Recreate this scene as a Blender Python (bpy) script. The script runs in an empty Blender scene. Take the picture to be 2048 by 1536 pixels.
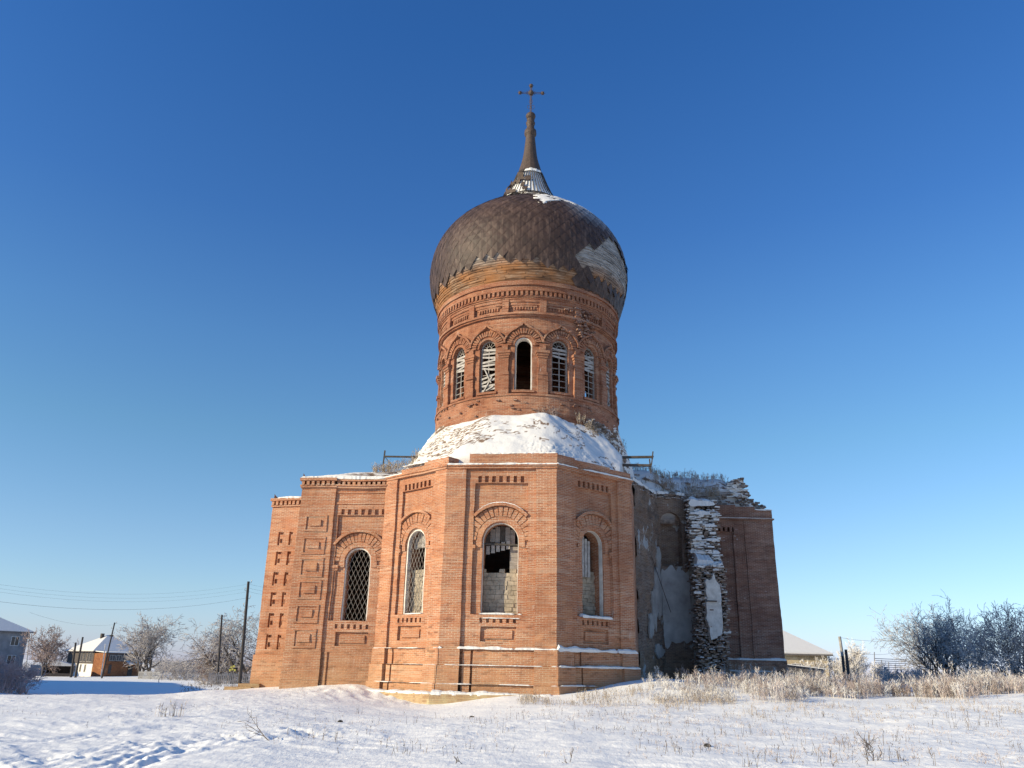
import bpy, math, random
import numpy as np
from mathutils import Vector, noise as mn
from mathutils.geometry import delaunay_2d_cdt
R = math.radians
sc = bpy.context.scene

# ------------------------------------------------------------------ camera
F, RHO, EZ = 1600.0, R(1.16), 1.6
TH = math.atan(F/4499.0)
cd = bpy.data.cameras.new("camera"); cam = bpy.data.objects.new("camera", cd)
sc.collection.objects.link(cam); sc.camera = cam
cd.sensor_width = 36; cd.lens = 36*F/2048; cd.clip_start = .1; cd.clip_end = 9000
from mathutils import Matrix
Rt = Vector((1, 0, 0)); Up = Vector((0, -math.sin(TH), math.cos(TH))); Fw = Vector((0, math.cos(TH), math.sin(TH)))
cx_ = Rt*math.cos(RHO)+Up*math.sin(RHO); cy_ = Up*math.cos(RHO)-Rt*math.sin(RHO)
M = Matrix((cx_, cy_, -Fw)).transposed().to_4x4(); M.translation = Vector((0, 0, EZ)); cam.matrix_world = M

# ------------------------------------------------------------------ light
SUN_AZ, SUN_EL = 65.0, 19.5      # degrees left of the direction church -> camera
sdir = Vector((-math.sin(R(SUN_AZ))*math.cos(R(SUN_EL)), -math.cos(R(SUN_AZ))*math.cos(R(SUN_EL)), math.sin(R(SUN_EL))))
w = bpy.data.worlds.new("World"); sc.world = w; w.use_nodes = True
nt = w.node_tree; bg = nt.nodes['Background']
sky = nt.nodes.new('ShaderNodeTexSky'); sky.sky_type = 'NISHITA'; sky.sun_disc = False
sky.sun_elevation = R(SUN_EL); sky.sun_rotation = math.atan2(sdir.x, sdir.y)
sky.altitude = 200; sky.air_density = 1.0; sky.dust_density = .35; sky.ozone_density = 2.2
# tint: clear frosty air, bluer than the model sky and without its yellow horizon
_g = nt.nodes.new('ShaderNodeTexCoord'); _s = nt.nodes.new('ShaderNodeSeparateXYZ'); nt.links.new(_g.outputs['Generated'], _s.inputs[0])
_r = nt.nodes.new('ShaderNodeValToRGB'); nt.links.new(_s.outputs[2], _r.inputs[0])
SKYT = [(0.0, (.92, 1.03, 1.9)), (.035, (.96, 1.10, 1.62)), (.08, (.99, 1.16, 1.43)), (.14, (.97, 1.16, 1.38)), (.26, (.83, 1.18, 1.34)), (.37, (.70, 1.13, 1.47)), (.5, (.50, .98, 1.53)), (.68, (.38, .92, 1.58))]
_e = _r.color_ramp.elements
while len(_e) < len(SKYT): _e.new(.5)
for _i, (_p, _c) in enumerate(SKYT): _e[_i].position = _p; _e[_i].color = (*_c, 1)
_m = nt.nodes.new('ShaderNodeMix'); _m.data_type = 'RGBA'; _m.blend_type = 'MULTIPLY'; _m.inputs[0].default_value = 1
nt.links.new(sky.outputs[0], _m.inputs[6]); nt.links.new(_r.outputs[0], _m.inputs[7])
nt.links.new(_m.outputs[2], bg.inputs[0]); bg.inputs[1].default_value = .092
sl = bpy.data.lights.new("sun", 'SUN'); sl.energy = 5.0; sl.angle = R(.5); sl.color = (1, .855, .58)
so = bpy.data.objects.new("sun", sl); sc.collection.objects.link(so)
so.rotation_euler = sdir.to_track_quat('Z', 'Y').to_euler(); so.location = (-30, -20, 40)
sc.view_settings.view_transform = 'Standard'; sc.view_settings.look = 'None'; sc.view_settings.exposure = 0.38
try: sc.cycles.max_bounces = 6
except Exception: pass

# ------------------------------------------------------------------ helpers
rnd = random.Random(7)
def ray(px, py):
    dx = px-1024; du = 768-py
    a = dx*math.cos(RHO)-du*math.sin(RHO); b = dx*math.sin(RHO)+du*math.cos(RHO)
    return (a, F*math.cos(TH)-b*math.sin(TH), F*math.sin(TH)+b*math.cos(TH))
def at(px, py, Y):
    r = ray(px, py); t = Y/r[1]
    return Vector((r[0]*t, Y, EZ+r[2]*t))

def _h(ix, iy, iz):
    n = (ix*374761393+iy*668265263+iz*2147483647) & 0xffffffff
    n = ((n ^ (n >> 13))*1274126177) & 0xffffffff
    return ((n ^ (n >> 16)) & 0xffff)/65535.0
def vn(x, y, z=0.0):
    x = np.asarray(x, float); y = np.asarray(y, float); z = np.asarray(z, float)+np.zeros_like(x)
    ix = np.floor(x).astype(np.int64); iy = np.floor(y).astype(np.int64); iz = np.floor(z).astype(np.int64)
    fx = x-ix; fy = y-iy; fz = z-iz
    fx = fx*fx*(3-2*fx); fy = fy*fy*(3-2*fy); fz = fz*fz*(3-2*fz)
    r = 0
    for a in (0, 1):
        for b in (0, 1):
            for c in (0, 1):
                r = r+_h(ix+a, iy+b, iz+c)*(fx if a else 1-fx)*(fy if b else 1-fy)*(fz if c else 1-fz)
    return r*2-1
def fbm(x, y, z=0.0, o=4):
    s = 0; a = 1
    for i in range(o):
        s = s+a*vn(np.asarray(x)*2**i+17*i, np.asarray(y)*2**i+5*i, np.asarray(z)*2**i); a *= .5
    return s

def tag(o, label=None, cat=None, group=None, kind=None):
    if label: o['label'] = label
    if cat: o['category'] = cat
    if group: o['group'] = group
    if kind: o['kind'] = kind
    return o
def empty(name, loc, label=None, cat=None, group=None):
    o = bpy.data.objects.new(name, None); sc.collection.objects.link(o); o.location = loc
    o.empty_display_size = .3
    bpy.context.view_layer.update()
    return tag(o, label, cat, group)

class MB:
    """collects faces in flat (u, z, n) coordinates and maps them into the world"""
    def __init__(s, fmap=None): s.v = []; s.f = []; s.uv = []; s.fmap = fmap; s.att = None
    def face(s, pts, uvs=None):
        i = len(s.v); s.v.extend(pts); s.f.append(tuple(range(i, i+len(pts))))
        s.uv.append(uvs)
    def grid(s, o, a, b, na, nb):
        o, a, b = Vector(o), Vector(a), Vector(b)
        i = len(s.v)
        for q in range(nb+1):
            for p in range(na+1): s.v.append(tuple(o+a*(p/na)+b*(q/nb)))
        for q in range(nb):
            for p in range(na):
                k = i+q*(na+1)+p; s.f.append((k, k+1, k+na+2, k+na+1)); s.uv.append(None)
    def box(s, u0, u1, z0, z1, n0, n1, du=.4, dz=.22, back=False):
        nu = max(1, int((u1-u0)/du+.5)); nz = max(1, int((z1-z0)/dz+.5))
        D = (u1-u0); H = (z1-z0); N = n1-n0
        s.grid((u0, z0, n1), (D, 0, 0), (0, H, 0), nu, nz)
        s.grid((u0, z0, n0), (0, 0, N), (0, H, 0), 1, nz)
        s.grid((u1, z0, n1), (0, 0, -N), (0, H, 0), 1, nz)
        s.grid((u0, z1, n1), (D, 0, 0), (0, 0, -N), nu, 1)
        s.grid((u0, z0, n0), (D, 0, 0), (0, 0, N), nu, 1)
        if back: s.grid((u1, z0, n0), (-D, 0, 0), (0, H, 0), nu, nz)
    def plate(s, outline, holes, n0, n1, g=.5, rims=True, deep=None):
        def dens(lp, st=.3):
            r = []
            for i in range(len(lp)):
                a = lp[i]; b = lp[(i+1) % len(lp)]; L = math.dist(a, b); k = max(1, int(L/st))
                for j in range(k): r.append((a[0]+(b[0]-a[0])*j/k, a[1]+(b[1]-a[1])*j/k))
            return r
        loops = [dens(outline)]+[dens(h) for h in holes]
        pts = []; edges = []
        for lp in loops:
            i0 = len(pts); pts += lp
            edges += [(i0+i, i0+(i+1) % len(lp)) for i in range(len(lp))]
        us = [p[0] for p in outline]; zs = [p[1] for p in outline]
        nu = int((max(us)-min(us))/g); nz = int((max(zs)-min(zs))/g)
        def inside(p, lp):
            c = False; n = len(lp)
            for i in range(n):
                (x1, y1), (x2, y2) = lp[i], lp[(i+1) % n]
                if (y1 > p[1]) != (y2 > p[1]) and p[0] < (x2-x1)*(p[1]-y1)/(y2-y1)+x1: c = not c
            return c
        for i in range(1, nu+1):
            for j in range(1, nz+1):
                p = (min(us)+i*(max(us)-min(us))/(nu+1), min(zs)+j*(max(zs)-min(zs))/(nz+1))
                if inside(p, outline) and not any(inside(p, h) for h in holes): pts.append(p)
        r = delaunay_2d_cdt([Vector(p) for p in pts], edges, [], 0, 1e-4)
        i0 = len(s.v); s.v += [(v[0], v[1], n1) for v in r[0]]
        for f in r[2]:
            c = (sum(r[0][k][0] for k in f)/len(f), sum(r[0][k][1] for k in f)/len(f))
            if inside(c, outline) and not any(inside(c, h) for h in holes):
                s.f.append(tuple(i0+k for k in f)); s.uv.append(None)
        if rims:
            for q, lp in enumerate(loops):
                nb = n0 if (q == 0 or deep is None) else deep
                for i in range(len(lp)):
                    a = lp[i]; b = lp[(i+1) % len(lp)]
                    if q == 0: a, b = b, a
                    s.face([(b[0], b[1], n1), (a[0], a[1], n1), (a[0], a[1], nb), (b[0], b[1], nb)])
    def arc(s, cu, cz, r0, r1, a0, a1, n0, n1, seg=24):
        for k in range(seg):
            t0 = R(a0+(a1-a0)*k/seg); t1 = R(a0+(a1-a0)*(k+1)/seg)
            p = lambda r, t, n: (cu+r*math.cos(t), cz+r*math.sin(t), n)
            s.face([p(r0, t0, n1), p(r1, t0, n1), p(r1, t1, n1), p(r0, t1, n1)])
            s.face([p(r1, t0, n1), p(r1, t0, n0), p(r1, t1, n0), p(r1, t1, n1)])
            s.face([p(r0, t1, n1), p(r0, t1, n0), p(r0, t0, n0), p(r0, t0, n1)])
        for t in (R(a0), R(a1)): s.face([p(r0, t, n0), p(r1, t, n0), p(r1, t, n1), p(r0, t, n1)])
    def wedge(s, cu, cz, r0, r1, a, da, n0, n1):
        c = []
        for (r, t) in ((r0, a-da*r1/r0*.8), (r1, a-da), (r1, a+da), (r0, a+da*r1/r0*.8)):
            c.append((cu+r*math.cos(t), cz+r*math.sin(t)))
        s.face([(x, y, n1) for x, y in c])
        for i in range(4):
            a_, b_ = c[i], c[(i+1) % 4]
            s.face([(*a_, n1), (*a_, n0), (*b_, n0), (*b_, n1)])
    def tube(s, p0, p1, r0, r1, sides=4, cap=True):
        p0 = Vector(p0); p1 = Vector(p1); d = p1-p0
        if d.length < 1e-6: return
        d.normalize(); a = d.orthogonal().normalized(); b = d.cross(a)
        i = len(s.v)
        for (p, r) in ((p0, r0), (p1, r1)):
            for k in range(sides):
                t = 2*math.pi*k/sides; q = p+a*(r*math.cos(t))+b*(r*math.sin(t)); s.v.append((q.x, q.y, q.z))
        for k in range(sides):
            k2 = (k+1) % sides; s.f.append((i+k, i+k2, i+sides+k2, i+sides+k)); s.uv.append(None)
        if cap and sides > 3:
            s.f.append(tuple(i+sides+k for k in range(sides))); s.uv.append(None)
            s.f.append(tuple(i+k for k in reversed(range(sides)))); s.uv.append(None)
    def obox(s, c, size, rz=0, rx=0, ry=0):
        """oriented box with world coordinates"""
        from mathutils import Euler
        m = Euler((rx, ry, rz)).to_matrix(); c = Vector(c); h = Vector(size)/2
        co = [c+m @ Vector((sx*h.x, sy*h.y, sz*h.z)) for sx in (-1, 1) for sy in (-1, 1) for sz in (-1, 1)]
        i = len(s.v); s.v += [tuple(q) for q in co]
        for f in ((0, 1, 3, 2), (4, 6, 7, 5), (0, 4, 5, 1), (2, 3, 7, 6), (0, 2, 6, 4), (1, 5, 7, 3)):
            s.f.append(tuple(i+k for k in f)); s.uv.append(None)
    def lathe(s, prof, c, seg=48, a0=0, a1=360):
        i = len(s.v); n = seg+1
        for (r, z) in prof:
            for k in range(n):
                t = R(a0+(a1-a0)*k/seg); s.v.append((c[0]+r*math.sin(t), c[1]-r*math.cos(t), c[2]+z))
        for j in range(len(prof)-1):
            for k in range(seg):
                q = i+j*n+k; s.f.append((q, q+1, q+n+1, q+n)); s.uv.append(None)
    def build(s, name, mat, parent=None, wob=0.0, smooth=False):
        v = s.v
        flat = v
        if s.fmap: v = [s.fmap(*p) for p in v]
        if wob:
            o = []
            for p in v:
                q = Vector(p)
                d = mn.noise_vector(q*.55)*wob*1.2+mn.noise_vector(q*4.1)*wob*.9
                o.append((p[0]+d.x, p[1]+d.y, p[2]+d.z*.7))
            v = o
        me = bpy.data.meshes.new(name); me.from_pydata(v, [], s.f)
        uvl = me.uv_layers.new(name='UVMap')
        co = []
        for fi, f in enumerate(s.f):
            if s.uv[fi]: co += s.uv[fi]; continue
            if s.fmap:
                for k in f:
                    u_, z_, n_ = flat[k]; co.append((u_+n_*.7, z_+n_*.3))
            else:
                a, b, c = Vector(v[f[0]]), Vector(v[f[1]]), Vector(v[f[2]])
                n = (b-a).cross(c-b)
                if n.length > 0: n.normalize()
                if abs(n.z) > .8:
                    for k in f: co.append((v[k][0], v[k][1]))
                else:
                    t = Vector((-n.y, n.x, 0)); t = t.normalized() if t.length > 0 else Vector((1, 0, 0))
                    for k in f: co.append((v[k][0]*t.x+v[k][1]*t.y, v[k][2]))
        uvl.data.foreach_set('uv', [x for p in co for x in p])
        if smooth: me.polygons.foreach_set('use_smooth', [True]*len(s.f))
        me.materials.append(mat); me.validate(); me.update()
        o = bpy.data.objects.new(name, me); sc.collection.objects.link(o)
        if parent is not None:
            o.parent = parent; o.matrix_parent_inverse = parent_inv(parent)
        return o
def parent_inv(p):
    m = Matrix.Translation(p.location)
    q = p.parent
    return m.inverted() if q is None else Matrix.Identity(4) if p.type == 'MESH' else m.inverted()

def wmap(A, B):
    """flat -> world for a wall running from A to B (left to right as seen from outside)"""
    ex, ey = B[0]-A[0], B[1]-A[1]; L = math.hypot(ex, ey); ex /= L; ey /= L
    nx, ny = ey, -ex
    return (lambda u, z, n: (A[0]+ex*u+nx*n, A[1]+ey*u+ny*n, z)), L

def rect(u0, u1, z0, z1): return [(u0, z0), (u1, z0), (u1, z1), (u0, z1)]
def arched(c, hw, z0, zs, seg=16):
    return [(c-hw, z0), (c+hw, z0)]+[(c+hw*math.cos(math.pi*k/seg), zs+hw*math.sin(math.pi*k/seg)) for k in range(seg+1)]

# ------------------------------------------------------------------ materials
def newmat(name, rough=.9, spec=.2):
    m = bpy.data.materials.new(name); m.use_nodes = True
    b = m.node_tree.nodes['Principled BSDF']; b.inputs['Roughness'].default_value = rough
    b.inputs['Specular IOR Level'].default_value = spec
    return m, m.node_tree, b
def N(t, k, **kw):
    n = t.nodes.new(k)
    for a, b in kw.items():
        if a.startswith('i_'): n.inputs[a[2:].replace('_', ' ')].default_value = b
        else: setattr(n, a, b)
    return n
def ramp(t, src, stops):
    r = t.nodes.new('ShaderNodeValToRGB'); e = r.color_ramp.elements
    while len(e) < len(stops): e.new(.5)
    for i, (p, c) in enumerate(stops):
        e[i].position = p; e[i].color = (*c, 1) if len(c) == 3 else c
    t.links.new(src, r.inputs[0]); return r.outputs[0]
def g(v): return (v, v, v)
def mix(t, fac, a, b, mode='MIX'):
    m = t.nodes.new('ShaderNodeMix'); m.data_type = 'RGBA'; m.blend_type = mode
    for s, v in ((m.inputs[0], fac), (m.inputs[6], a), (m.inputs[7], b)):
        if isinstance(v, (int, float)): s.default_value = v
        elif isinstance(v, tuple): s.default_value = (*v, 1)
        else: t.links.new(v, s)
    return m.outputs[2]
def mapped(t, scale=(1, 1, 1), kind='Object'):
    tc = N(t, 'ShaderNodeTexCoord'); mp = N(t, 'ShaderNodeMapping'); mp.inputs['Scale'].default_value = scale
    if kind == 'World':
        ge = N(t, 'ShaderNodeNewGeometry'); t.links.new(ge.outputs['Position'], mp.inputs[0])
    else: t.links.new(tc.outputs[kind], mp.inputs[0])
    return mp.outputs[0]
def tnoise(t, vec, scale, detail=4, rough=.6):
    n = N(t, 'ShaderNodeTexNoise'); n.inputs['Scale'].default_value = scale; n.inputs['Detail'].default_value = detail
    n.inputs['Roughness'].default_value = rough; t.links.new(vec, n.inputs['Vector']); return n.outputs[0]
def bump(t, b, h, strength=.5, dist=.02):
    n = N(t, 'ShaderNodeBump'); n.inputs['Strength'].default_value = strength; n.inputs['Distance'].default_value = dist
    t.links.new(h, n.inputs['Height']); t.links.new(n.outputs[0], b.inputs['Normal'])

def brick_mat(name, c1, c2, mortar, dark, yellow_low=True, plaster=0.0, dirt=.45, msize=.012, frost=.0):
    m, t, b = newmat(name, .92, .12)
    uv = mapped(t, (1, 1, 1), 'UV'); W = mapped(t, (1, 1, 1), 'World')
    # wavy courses
    off = tnoise(t, W, .7, 2); sc_ = N(t, 'ShaderNodeVectorMath', operation='SCALE'); sc_.inputs['Scale'].default_value = .05
    cmb = N(t, 'ShaderNodeCombineXYZ'); t.links.new(off, cmb.inputs[1]); t.links.new(cmb.outputs[0], sc_.inputs[0])
    add = N(t, 'ShaderNodeVectorMath', operation='ADD'); t.links.new(uv, add.inputs[0]); t.links.new(sc_.outputs[0], add.inputs[1])
    br = N(t, 'ShaderNodeTexBrick'); t.links.new(add.outputs[0], br.inputs['Vector'])
    br.inputs['Scale'].default_value = 1; br.inputs['Brick Width'].default_value = .32; br.inputs['Row Height'].default_value = .088
    br.inputs['Mortar Size'].default_value = msize; br.inputs['Mortar Smooth'].default_value = .25; br.inputs['Bias'].default_value = -.1
    br.inputs['Color1'].default_value = (*c1, 1); br.inputs['Color2'].default_value = (*c2, 1); br.inputs['Mortar'].default_value = (*mortar, 1)
    col = br.outputs['Color']
    b3 = N(t, 'ShaderNodeTexBrick'); t.links.new(add.outputs[0], b3.inputs['Vector'])
    b3.inputs['Scale'].default_value = 1; b3.inputs['Brick Width'].default_value = .32; b3.inputs['Row Height'].default_value = .088; b3.inputs['Mortar Size'].default_value = 0; b3.inputs['Bias'].default_value = -.1
    b3.inputs['Color1'].default_value = (*c1, 1); b3.inputs['Color2'].default_value = (*c2, 1)
    col = mix(t, ramp(t, tnoise(t, mapped(t, (.9, .9, 3.2), 'World'), 1.0, 4, .6), [(.44, g(0)), (.60, g(.55))]), col, b3.outputs['Color'])
    # single darker, over-fired bricks (same lattice, its own random value)
    b2 = N(t, 'ShaderNodeTexBrick'); t.links.new(add.outputs[0], b2.inputs['Vector'])
    b2.inputs['Scale'].default_value = 1; b2.inputs['Brick Width'].default_value = .32; b2.inputs['Row Height'].default_value = .088
    b2.inputs['Mortar Size'].default_value = 0; b2.inputs['Color1'].default_value = (0, 0, 0, 1); b2.inputs['Color2'].default_value = (1, 1, 1, 1)
    sel = ramp(t, b2.outputs['Color'], [(.84, g(0)), (.9, g(1))])
    big = tnoise(t, W, .35, 4)
    gz_ = N(t, 'ShaderNodeNewGeometry'); sz_ = N(t, 'ShaderNodeSeparateXYZ'); t.links.new(gz_.outputs['Position'], sz_.inputs[0])
    lz_ = N(t, 'ShaderNodeMapRange'); lz_.inputs[1].default_value = 4.5; lz_.inputs[2].default_value = 2.5; lz_.inputs[3].default_value = .22 if yellow_low else .5; lz_.inputs[4].default_value = .8
    t.links.new(sz_.outputs[2], lz_.inputs[0]); lm_ = N(t, 'ShaderNodeMath', operation='MULTIPLY'); t.links.new(lz_.outputs[0], lm_.inputs[0]); t.links.new(ramp(t, big, [(.38, g(.25)), (.6, g(1))]), lm_.inputs[1])
    sel2 = mix(t, lm_.outputs[0], (0, 0, 0), sel)
    col = mix(t, sel2, col, dark)
    # course-wise bands of light pointing and darker courses
    st = tnoise(t, mapped(t, (.30, .30, 11.4), 'World'), 1.0, 2, .5)
    col = mix(t, ramp(t, st, [(.54, g(0)), (.66, g(.38))]), col, mortar)
    col = mix(t, ramp(t, st, [(.32, g(.12)), (.42, g(0))]), col, dark)
    # broad weathering
    d1 = tnoise(t, W, .23, 6, .65)
    col = mix(t, ramp(t, d1, [(.38, g(dirt)), (.62, g(0))]), col, tuple(x*.55 for x in c2))
    col = mix(t, ramp(t, tnoise(t, W, .9, 5, .7), [(.52, g(0)), (.70, g(.5))]), col, (min(1, c1[0]*1.2), c1[1]*1.5, c1[2]*1.55))
    col = mix(t, ramp(t, tnoise(t, mapped(t, (2.5, 2.5, .8), 'World'), 1.0, 6, .75), [(.62, g(0)), (.72, g(.5))]), col, (.62, .56, .50))
    col = mix(t, ramp(t, tnoise(t, mapped(t, (1.7, 1.7, .28), 'World'), 1.0, 5, .7), [(.56, g(0)), (.72, g(.4))]), col, tuple(x*.5 for x in c2))
    if yellow_low:
        ge = N(t, 'ShaderNodeNewGeometry'); sp = N(t, 'ShaderNodeSeparateXYZ'); t.links.new(ge.outputs['Position'], sp.inputs[0])
        mr = N(t, 'ShaderNodeMapRange'); mr.inputs[1].default_value = 3.6; mr.inputs[2].default_value = .2; mr.inputs[3].default_value = 0; mr.inputs[4].default_value = .55
        t.links.new(sp.outputs[2], mr.inputs[0]); nz = tnoise(t, W, .8, 4)
        mm = N(t, 'ShaderNodeMath', operation='MULTIPLY'); t.links.new(mr.outputs[0], mm.inputs[0]); t.links.new(ramp(t, nz, [(.3, g(.4)), (.6, g(1))]), mm.inputs[1])
        col = mix(t, mm.outputs[0], col, (.42, .27, .15))
    h = N(t, 'ShaderNodeMath', operation='ADD'); mu = N(t, 'ShaderNodeMath', operation='MULTIPLY'); mu.inputs[1].default_value = -1
    t.links.new(br.outputs['Fac'], mu.inputs[0]); t.links.new(mu.outputs[0], h.inputs[0]); t.links.new(tnoise(t, W, 14, 3), h.inputs[1])
    if plaster > 0:
        pn = tnoise(t, mapped(t, (.8, .8, .45), 'World'), 1.0, 7, .68)
        pm = ramp(t, pn, [(plaster-.008, g(1)), (plaster+.008, g(0))])
        pc = mix(t, tnoise(t, W, 1.2, 6), (.30, .29, .28), (.50, .49, .47))
        col = mix(t, pm, col, pc)
    if frost > 0:
        fn = tnoise(t, mapped(t, (2.2, 2.2, 9), 'World'), 1.0, 6, .7)
        col = mix(t, ramp(t, fn, [(frost, g(0)), (frost+.05, g(.8))]), col, (.55, .56, .58))
    t.links.new(col, b.inputs['Base Color']); bump(t, b, h.outputs[0], .7, .02)
    return m
M_brick = brick_mat('brick', (.46, .188, .095), (.345, .130, .067), (.60, .47, .35), (.14, .06, .035))
M_drum = brick_mat('drum_brick', (.37, .145, .078), (.26, .09, .048), (.50, .37, .27), (.11, .05, .034), yellow_low=False, dirt=.6)
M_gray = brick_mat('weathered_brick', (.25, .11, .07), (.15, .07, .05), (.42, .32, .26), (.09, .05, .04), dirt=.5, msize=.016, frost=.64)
M_rubble = brick_mat('broken_brick', (.30, .20, .15), (.17, .11, .08), (.40, .34, .29), (.07, .05, .04), dirt=.5, msize=.016, frost=.54)
M_inner = brick_mat('inner_brick', (.24, .14, .09), (.14, .085, .06), (.36, .30, .25), (.06, .045, .04), dirt=.5, plaster=.40, msize=.02)
M_found = brick_mat('foundation_stone', (.46, .33, .19), (.38, .25, .14), (.46, .36, .24), (.25, .14, .08), yellow_low=False, msize=.006)

def simple(name, c, c2=None, scale=3, rough=.85, bumps=.3, bd=.01, stretch=(1, 1, 1), spec=.2, metal=0):
    m, t, b = newmat(name, rough, spec); W = mapped(t, stretch, 'World')
    c2 = c2 or tuple(x*.6 for x in c)
    n = tnoise(t, W, scale, 6, .65)
    t.links.new(ramp(t, n, [(.32, c2), (.66, c)]), b.inputs['Base Color']); b.inputs['Metallic'].default_value = metal
    if bumps: bump(t, b, tnoise(t, W, scale*4, 4), bumps, bd)
    return m
def snow_mat(name, c=(.86, .87, .90), dist=.04, sc0=2.2, st_=.5):
    m, t, b = newmat(name, .75, .25); W = mapped(t, (1, 1, 1), 'World')
    n = tnoise(t, W, sc0, 6, .6); n2 = tnoise(t, mapped(t, (2.4, .8, 1), 'World'), 3.5, 5, .65)
    col = ramp(t, n, [(.3, tuple(x*.95 for x in c)), (.7, c)])
    a = N(t, 'ShaderNodeMath', operation='ADD'); t.links.new(n, a.inputs[0]); t.links.new(n2, a.inputs[1])
    t.links.new(col, b.inputs['Base Color']); bump(t, b, a.outputs[0], st_, dist)
    return m
M_snow = snow_mat('snow', (.71, .695, .67)); M_ground = snow_mat('ground_snow', (.90, .89, .855), .06, 1.3, .36)
M_wood = simple('grey_wood', (.36, .33, .30), (.16, .14, .125), 2.5, stretch=(1, 1, 9), bumps=.5)
M_board = simple('window_board', (.46, .43, .40), (.24, .22, .20), 5, bumps=.4)
M_dark = simple('dark_timber', (.10, .085, .075), (.045, .04, .036), 4)
M_pole = simple('pole_wood', (.085, .075, .07), (.04, .036, .034), 4, stretch=(2, 2, .5))
M_polelight = simple('pole_concrete', (.42, .40, .37), (.25, .24, .22), 4)
M_white = simple('white_plaster', (.70, .66, .60), (.46, .42, .37), 2.5)
M_adobe = simple('adobe', (.45, .38, .29), (.22, .185, .14), 3, bumps=.6)
M_lattice = simple('lattice_iron', (.30, .29, .27), (.16, .12, .10), 5, bumps=0)
M_iron = simple('rusty_iron', (.10, .07, .055), (.045, .035, .03), 8, rough=.6)
M_plaster = simple('grey_plaster', (.48, .455, .425), (.30, .28, .26), 1.1, bumps=.25)
# wooden boarding of the dome: long horizontal boards, stained near the bottom
def board_dome():
    m, t, b = newmat('dome_boards', .9, .15)
    W = mapped(t, (.9, .9, 7.5), 'World'); n = tnoise(t, W, 1.0, 5, .7)
    col = ramp(t, n, [(.30, (.035, .022, .016)), (.43, (.12, .065, .038)), (.56, (.23, .14, .085)), (.70, (.36, .27, .20))])
    big = tnoise(t, mapped(t, (1, 1, 1), 'World'), .45, 3)
    col = mix(t, ramp(t, big, [(.42, g(0)), (.62, g(.65))]), col, (.33, .14, .05), 'MIX')
    ge = N(t, 'ShaderNodeNewGeometry'); sp = N(t, 'ShaderNodeSeparateXYZ'); t.links.new(ge.outputs['Position'], sp.inputs[0])
    mr = N(t, 'ShaderNodeMapRange'); mr.inputs[1].default_value = 27.2; mr.inputs[2].default_value = 28.2; t.links.new(sp.outputs[2], mr.inputs[0])
    gr = ramp(t, n, [(.3, (.08, .075, .07)), (.5, (.25, .235, .22)), (.68, (.42, .40, .38))])
    col = mix(t, mr.outputs[0], col, gr)
    t.links.new(col, b.inputs['Base Color']); bump(t, b, n, .8, .04); return m
M_domeboard = board_dome()
def cladding_mat():
    m, t, b = newmat('dome_iron', .6, .3)
    W = mapped(t, (1, 1, 1), 'World'); at_ = N(t, 'ShaderNodeAttribute'); at_.attribute_name = 'tile'
    n = tnoise(t, W, 1.0, 5, .6); st = tnoise(t, mapped(t, (5, 5, .35), 'World'), 1.0, 4, .7)
    col = ramp(t, n, [(.3, (.030, .018, .015)), (.7, (.070, .042, .033))])
    col = mix(t, ramp(t, st, [(.50, g(0)), (.70, g(.55))]), col, (.17, .115, .09))
    col = mix(t, ramp(t, st, [(.28, g(.6)), (.42, g(0))]), col, (.03, .02, .017))
    ml = N(t, 'ShaderNodeMath', operation='MULTIPLY_ADD'); t.links.new(at_.outputs['Fac'], ml.inputs[0]); ml.inputs[1].default_value = .16; ml.inputs[2].default_value = .90
    col = mix(t, 1.0, col, ml.outputs[0], 'MULTIPLY')
    fr = N(t, 'ShaderNodeAttribute'); fr.attribute_name = 'frost'
    fm = N(t, 'ShaderNodeMath', operation='MULTIPLY'); t.links.new(fr.outputs['Fac'], fm.inputs[0])
    t.links.new(ramp(t, tnoise(t, W, 2.6, 6, .75), [(.35, g(.35)), (.62, g(1))]), fm.inputs[1])
    col = mix(t, fm.outputs[0], col, (.50, .53, .58))
    t.links.new(col, b.inputs['Base Color']); bump(t, b, st, .3, .02)
    return m
M_clad = cladding_mat()
def roof_mat():
    m, t, b = newmat('roof_rubble', .9, .15); W = mapped(t, (1, 1, 1), 'World')
    a = N(t, 'ShaderNodeAttribute'); a.attribute_name = 'snow'
    n = tnoise(t, mapped(t, (2.2, 2.2, 9), 'World'), 1.0, 4, .7)
    br = ramp(t, n, [(.3, (.06, .045, .035)), (.5, (.20, .13, .09)), (.68, (.33, .25, .19))])
    col = mix(t, a.outputs['Fac'], br, (.71, .695, .67))
    t.links.new(col, b.inputs['Base Color']); bump(t, b, tnoise(t, W, 7, 5, .7), .5, .05); return m
M_roof = roof_mat()

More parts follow.
